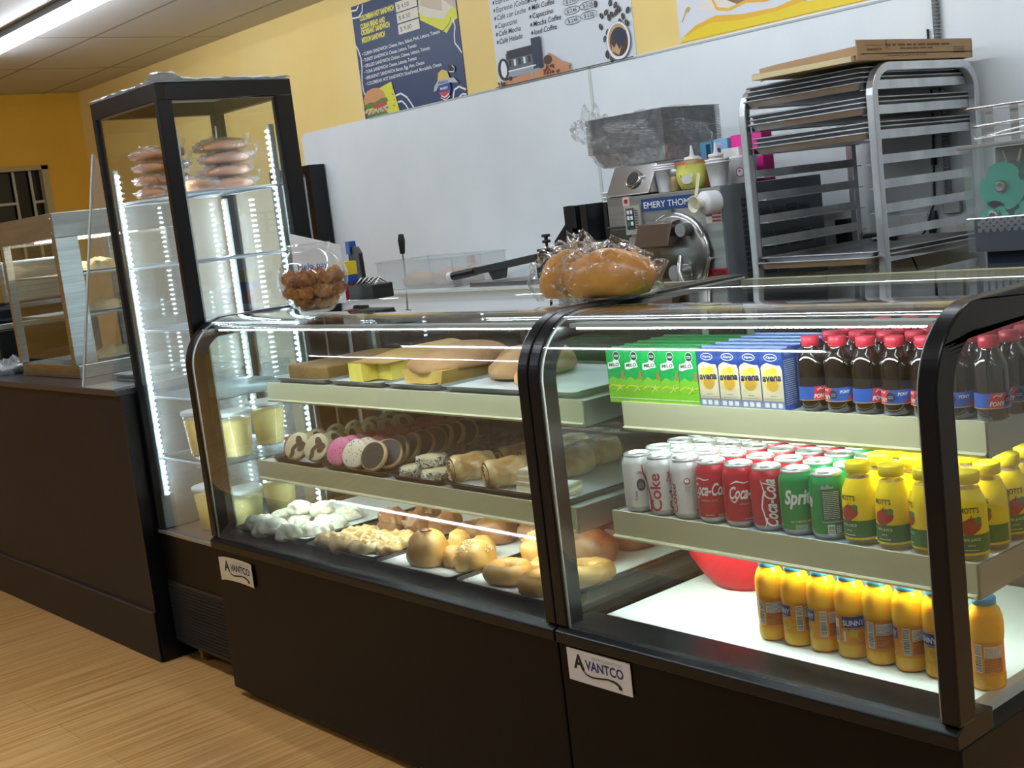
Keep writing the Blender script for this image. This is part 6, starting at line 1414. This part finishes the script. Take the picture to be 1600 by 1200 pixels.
def drum(x, z, r, y=jy0+0.10, hub=True):
    M = Matrix.Translation((x, y, z)) @ Matrix.Rotation(PI/2, 4, 'X')
    n = 48; P = []
    for k in range(n):
        a = 2*PI*k/n; q = r
        for c in (0.4, 2.5, 4.6): 
            d = abs((a-c+PI) % (2*PI)-PI)
            if d < 0.28: q = r*(0.80+0.20*(d/0.28)**2)
        P.append((q*math.cos(a), q*math.sin(a)))
    b = MB(); b.extrude(P, 'z', -0.03, 0.045, smooth=False); b.v = [tuple(M @ Vector(v)) for v in b.v]; b.build('drum', TEAL, t, bevel=0.004)
    if hub:
        b = MB(); b.lathe([(0.016, 0.046), (0.016, 0.056), (0.012, 0.060), (0.007, 0.060), (0.006, 0.054), (0, 0.054)], (0, 0, 0), 24, M=M); b.build('drum_hub', STEELD, t)
drum(0.190, 1.262, 0.064); drum(0.292, 1.222, 0.030); drum(0.165, 1.186, 0.040); drum(0.262, 1.183, 0.040, jy0+0.095); drum(0.40, 1.275, 0.066)
b = MB()
for q in range(3): b.tube([(jx0+0.06+0.05*k/8, jy0+0.10, 1.355-0.05*math.sin(PI*k/8)*(1+0.3*q)) for k in range(9)], 0.003, n=6)
b.build('wire_loops', CHROME, t)
b = MB(); b.box(jx0, jy0, 1.0955, jx1, jy0+0.004, 1.368); b.box(jx0-0.002, jy0, 1.0955, jx0+0.002, jy0+0.155, 1.368); b.build('clear_cover', ACRYL, t)
MB().box(jx0-0.012, jy0-0.008, 1.3685, jx1, jy1, 1.378).build('top_plate', STEEL, t, bevel=0.001)
t = thing('wire_basket', 'wire fruit basket with flat steel posts on the juice machine', 'basket', (0.3, 1.7, 1.3785))
b = MB()
for z, e in ((1.395, 0.0), (1.425, 0.02), (1.472, 0.03)):
    P = []
    for cx, cy, a in ((0.55+e, 1.88+e, 0), (0.18-e, 1.88+e, 90), (0.18-e, 1.56-e, 180), (0.55+e, 1.56-e, 270)):
        for k in range(4): P.append((cx+0.03*math.cos(math.radians(a+30*k)), cy+0.03*math.sin(math.radians(a+30*k)), z + (0.012 if (z < 1.43 and cx > 0.4) else 0)))
    b.tube(P, 0.0035, n=6, closed=True)
b.tube([(0.12, 1.55, 1.400), (0.14, 1.53, 1.392), (0.22, 1.53, 1.405), (0.45, 1.53, 1.43)], 0.0035, n=6)
b.build('wire_rings', CHROME, t)
for x in (0.165, 0.235, 0.40, 0.50):
    for y in (1.535, 1.905): MB().box(x, y, 1.3787, x+0.022, y+0.003, 1.475).build('post', STEELD, t)

# ================================================================== wiring and outlets between rack and juicer
outlet(-0.50+0.035, 1.10, 'white wall outlet with black cord beside the rack'); outlet(-0.665, 1.105, 'white double outlet behind the rack with the yellow cord', w=0.115)
t = thing('conduit', 'grey spiral conduit running down the white wall behind the rack', 'conduit', (-0.50, Y1-0.03, 1.2))
b = MB(); b.tube([(-0.512, Y1-0.022, 2.60), (-0.516, Y1-0.022, 1.8), (-0.512, Y1-0.022, 1.20)], 0.011, n=8); b.build('conduit_tube', mat('conduit_grey', '6c7274', 0.5, 0.4), t)
b = MB()
for k in range(110): b.tube([(-0.514+0.0125*math.cos(a), Y1-0.022+0.0125*math.sin(a), 2.58-0.0125*k) for a in [2*PI*i/8 for i in range(8)]], 0.0022, n=4, closed=True)
b.build('conduit_ribs', mat('conduit_light', '9aa0a2', 0.4, 0.5), t)
b = MB(); b.box(-0.535, Y1-0.03, 1.155, -0.47, Y1-0.0065, 1.215); b.build('junction_box', STEELD, t, bevel=0.003)
b = MB(); b.tube([(-0.555, Y1-0.014, 1.80), (-0.560, Y1-0.012, 1.5), (-0.575, Y1-0.014, 1.2), (-0.60, Y1-0.05, 1.10), (-0.66, Y1-0.06, 1.03), (-0.62, Y1-0.06, 0.93)], 0.004, n=6)
b.tube([(-0.565, Y1-0.016, 1.36), (-0.566, Y1-0.016, 1.33)], 0.010, n=8); b.tube([(-0.578, Y1-0.02, 1.17), (-0.580, Y1-0.022, 1.13), (-0.583, Y1-0.03, 1.09)], [0.012, 0.02, 0.012], n=10)
tag(b.build('power_cord', BLACKP, thing_loc=(-0.58, Y1-0.02, 1.2)), 'black power cord hanging down the white wall behind the rack', 'cord')
b = MB(); b.tube([(-0.71, Y1-0.05, 1.09), (-0.74, Y1-0.09, 1.07), (-0.78, Y1-0.07, 1.0), (-0.80, Y1-0.09, 0.93)], 0.006, n=8)
tag(b.build('extension_cord', mat('cord_yellow', 'c9a82c', 0.5), thing_loc=(-0.75, Y1-0.06, 1.0)), 'thick yellow extension cord plugged in behind the rack', 'cord')
b = MB(); b.tube([(-0.84, Y1-0.06, 1.085), (-0.70, Y1-0.06, 1.09)], 0.022, n=10)
tag(b.build('plug_strip', BLACKP, thing_loc=(-0.77, Y1-0.06, 1.085)), 'chunky black plug adapter at the yellow cord', 'plug')
t = tag(MB().box(-0.955+0.01, 2.40, 1.02, -0.885, 2.44, 1.17).build('wall_timer', BLACKP, bevel=0.004, thing_loc=(-0.92, 2.42, 1.02)), 'black control box on the back side of the ice cream machine', 'timer')
# low stainless work table behind the right case, seen over its glass top
t = thing('prep_table', 'low stainless table beside the rack under the juice machine cords', 'table', (-0.25, 2.0, 0))
MB().box(-0.30, 2.02, 0.90, 0.9, 2.47, 0.93).build('table_top', STEEL, t, bevel=0.003)
for x in (-0.28, 0.86):
    for y in (2.05, 2.43): MB().tube([(x, y, 0.0008), (x, y, 0.8998)], 0.018, n=10).build('leg', STEELD, t)
# tall black framed cooler left of the white wall sheet
t = thing('glass_door_cooler', 'slim black framed glass door panel standing against the wall behind the tower case', 'cooler', (-4.6, 2.4, 0))
MB().box(-4.96, 2.41, 0.0005, -4.545, 2.485, 1.71).build('cabinet', mat('cooler_grey', '8d979c', 0.45), t, bevel=0.003)
b = MB(); b.box(-4.98, 2.38, 0.05, -4.945, 2.4095, 1.735); b.box(-4.575, 2.38, 0.05, -4.52, 2.4095, 1.735); b.box(-4.945, 2.38, 1.69, -4.575, 2.4095, 1.735); b.box(-4.945, 2.38, 0.05, -4.575, 2.4095, 0.12); b.build('door_frame', BLKM, t)
b = MB(); b.box(-4.5445, 2.41, 0.02, -4.52, 2.485, 1.735); b.build('side_trim', BLKM, t)

# ================================================================== warmer, guard and appliance on the left counter
wx0, wx1, wy0, wy1, wz0, wz1 = -3.20, -2.62, 0.10, 0.56, 0.9255, 1.53
t = thing('pastry_warmer', 'stainless countertop pastry warmer with glass front and two wire shelves', 'warmer', (wx0, wy0, wz0))
b = MB(); b.box(wx0, wy0+0.01, wz0, wx1, wy1, wz0+0.05); b.build('base', STEEL, t, bevel=0.003)
b = MB(); b.box(wx0, wy0, wz1-0.09, wx1, wy1, wz1); b.build('top_housing', SAT, t, bevel=0.003)
for x0_, x1_, y0_, y1_ in ((wx0, wx0+0.03, wy0, wy0+0.03), (wx1-0.035, wx1, wy0, wy0+0.085), (wx0, wx0+0.03, wy1-0.03, wy1), (wx1-0.03, wx1, wy1-0.03, wy1)):
    MB().box(x0_, y0_, wz0+0.0502, x1_, y1_, wz1-0.0902).build('post', STEEL, t, bevel=0.002)
b = MB(); b.box(wx0+0.03, wy0+0.006, wz0+0.07, wx1-0.035, wy0+0.011, wz1-0.0902); b.build('front_glass', PANE, t)
b = MB(); b.box(wx1-0.012, wy0+0.085, wz0+0.05, wx1-0.007, wy1-0.03, wz1-0.0902); b.build('side_glass', PANE, t)
b = MB(); b.box(wx0+0.006, wy0+0.03, wz0+0.05, wx0+0.011, wy1-0.03, wz1-0.0902); b.build('side_glass', PANE, t)
MB().box(wx0+0.03, wy1-0.012, wz0+0.0502, wx1-0.03, wy1-0.004, wz1-0.0902).build('rear_door', glass('warm_pane', (0.8, 0.83, 0.8), 1.0, haze=0.1), t)
for zz in (1.305, 1.155): MB().box(wx0+0.012, wy0+0.03, zz-0.008, wx1-0.013, wy1-0.02, zz).build('shelf', STEELD, t, bevel=0.001)
b = MB(); b.box(wx0+0.1, wy0+0.1, wz1-0.096, wx1-0.1, wy1-0.1, wz1-0.0905); b.build('warming_lamp', light('warm_lamp', 'fff3e2', 3.0), t)
b = MB()
for x, z in ((wx0+0.02, wz1-0.02), (wx1-0.02, wz1-0.02), (wx1-0.02, wz1-0.07), (wx0+0.02, wz0+0.04)): b.lathe([(0.005, 0), (0.004, 0.002)], (0, 0, 0), 10, M=Matrix.Translation((x, wy0-0.0003, z)) @ Matrix.Rotation(PI/2, 4, 'X'))
b.build('rivets', CHROME, t)
b = MB()
b.lathe([(0, 0), (0.07, 0), (0.085, 0.008), (0.083, 0.009), (0.068, 0.002), (0, 0.002)], n=30)
o = tag(b.build('plate', mat('plate_white', 'e3e4e2', 0.35)), 'x', 'plate'); P = Placer(o, 'plates in the pastry warmer')
P.at((-2.74, 0.30, 1.3055), 0, 'white plate with a pastry on the upper warmer shelf'); P.at((-2.74, 0.30, 1.1555), 0, 'white plate with a pastry on the lower warmer shelf'); P.at((-2.76, 0.30, 0.976), 0, 'white plate with a pastry on the warmer floor')
o = tag(MB().blob((0, 0, 0), (0.06, 0.045, 0.045), n=24, k=12, amp=0.2, freq=2, seed=111).build('pastry', CRUST2), 'x', 'pastry'); P = Placer(o, 'pastries in the warmer')
P.at((-2.74, 0.30, 1.3080), 0, 'pale golden pastry on the upper warmer shelf'); P.at((-2.74, 0.30, 1.1580), 1, 'pale golden pastry on the lower warmer shelf'); P.at((-2.76, 0.30, 0.9785), 2, 'pale golden pastry on the warmer floor'); P.at((-3.0, 0.30, 1.3060), 2, 'pale golden pastry at the left of the upper warmer shelf')
# slanting clear guard
t = thing('sneeze_guard', 'clear acrylic sneeze guard leaning over the counter end beside the warmer', 'sneeze guard', (-2.1, 0.0, 0.9255))
def slab(b, P_, d, m=0):
    q = [Vector(p) for p in P_]; nrm = (q[1]-q[0]).cross(q[2]-q[0]).normalized()*d; vs = q+[p+nrm for p in q]
    b.add(vs, [(0,1,2,3), (4,5,6,7), (0,1,5,4), (1,2,6,5), (2,3,7,6), (3,0,4,7)], m)
b = MB(); slab(b, [(-2.29, -0.008, 0.930), (-2.06, -0.008, 0.930), (-2.06, 0.13, 1.50), (-2.29, 0.155, 1.70)], 0.004); b.build('front_sheet', ACRYL, t)
b = MB(); slab(b, [(-2.06, -0.006, 0.930), (-2.06, 0.50, 0.930), (-2.06, 0.50, 1.20), (-2.06, 0.055, 1.20)], 0.004); b.build('side_sheet', ACRYL, t)
b = MB(); b.box(-2.30, -0.010, 0.9256, -2.055, 0.52, 0.9295); b.build('base_sheet', mat('guard_base', 'b5b6b2', 0.4), t)
b = MB(); slab(b, [(-2.300, -0.008, 0.930), (-2.290, -0.008, 0.930), (-2.290, 0.155, 1.70), (-2.300, 0.155, 1.70)], 0.006); b.build('edge_strip', mat('edge_pale', 'c8cdc9', 0.3), t)
for i, (x, z, s_) in enumerate(((-2.2, 0.9302, 'lowest in the stack inside the clear guard'), (-2.2, 0.945, 'upper in the stack inside the clear guard'))):
    q = pan_mesh(); q.v = [(a*0.42, b_*0.55, c*0.5) for a, b_, c in q.v]; w = q.build('serving_tray', STEELD); w.location = (x+0.02, 0.09, z); tag(w, 'small steel serving tray, '+s_, 'tray')
# dark appliance at the far left edge
t = thing('griddle', 'dark countertop griddle with steel trim at the far left of the counter', 'griddle', (-4.4, 0.15, 0.9255))
MB().box(-4.60, 0.14, 0.9257, -3.52, 0.58, 1.10).build('griddle_body', mat('griddle_black', '15191d', 0.35, 0.3), t, bevel=0.006)
MB().box(-4.60, 0.12, 1.1003, -3.52, 0.58, 1.125).build('steel_trim', STEEL, t, bevel=0.003)
MB().box(-4.58, 0.16, 1.1253, -3.56, 0.56, 1.20).build('griddle_lid', mat('lid_dark', '1c242b', 0.25, 0.5), t, bevel=0.02)
b = MB(); b.tube([(-4.3, 0.135, 1.02), (-4.3, 0.09, 1.02), (-3.8, 0.09, 1.02), (-3.8, 0.135, 1.02)], 0.010, n=10); b.build('bar_handle', CHROME, t)
t = thing('steel_canopy', 'steel hooded appliance on the far left counter beside the warmer', 'appliance', (-4.2, 0.2, 1.2))
MB().box(-4.40, 0.22, 1.2003, -3.60, 0.56, 1.38).build('hood_body', STEEL, t, bevel=0.01)
# dome of crumpled foil near the left edge is part of the griddle clutter
o = tag(MB().blob((0, 0, 0), (0.09, 0.06, 0.06), n=30, k=14, amp=0.25, freq=5, flat=0.4, seed=120).build('foil_wrap', FOIL), 'crumpled foil parcel on the counter left of the pastry warmer', 'foil'); o.location = (-3.40, 0.12, 0.9258)
# worker mat area: dark floor unit under the aisle side of the cases
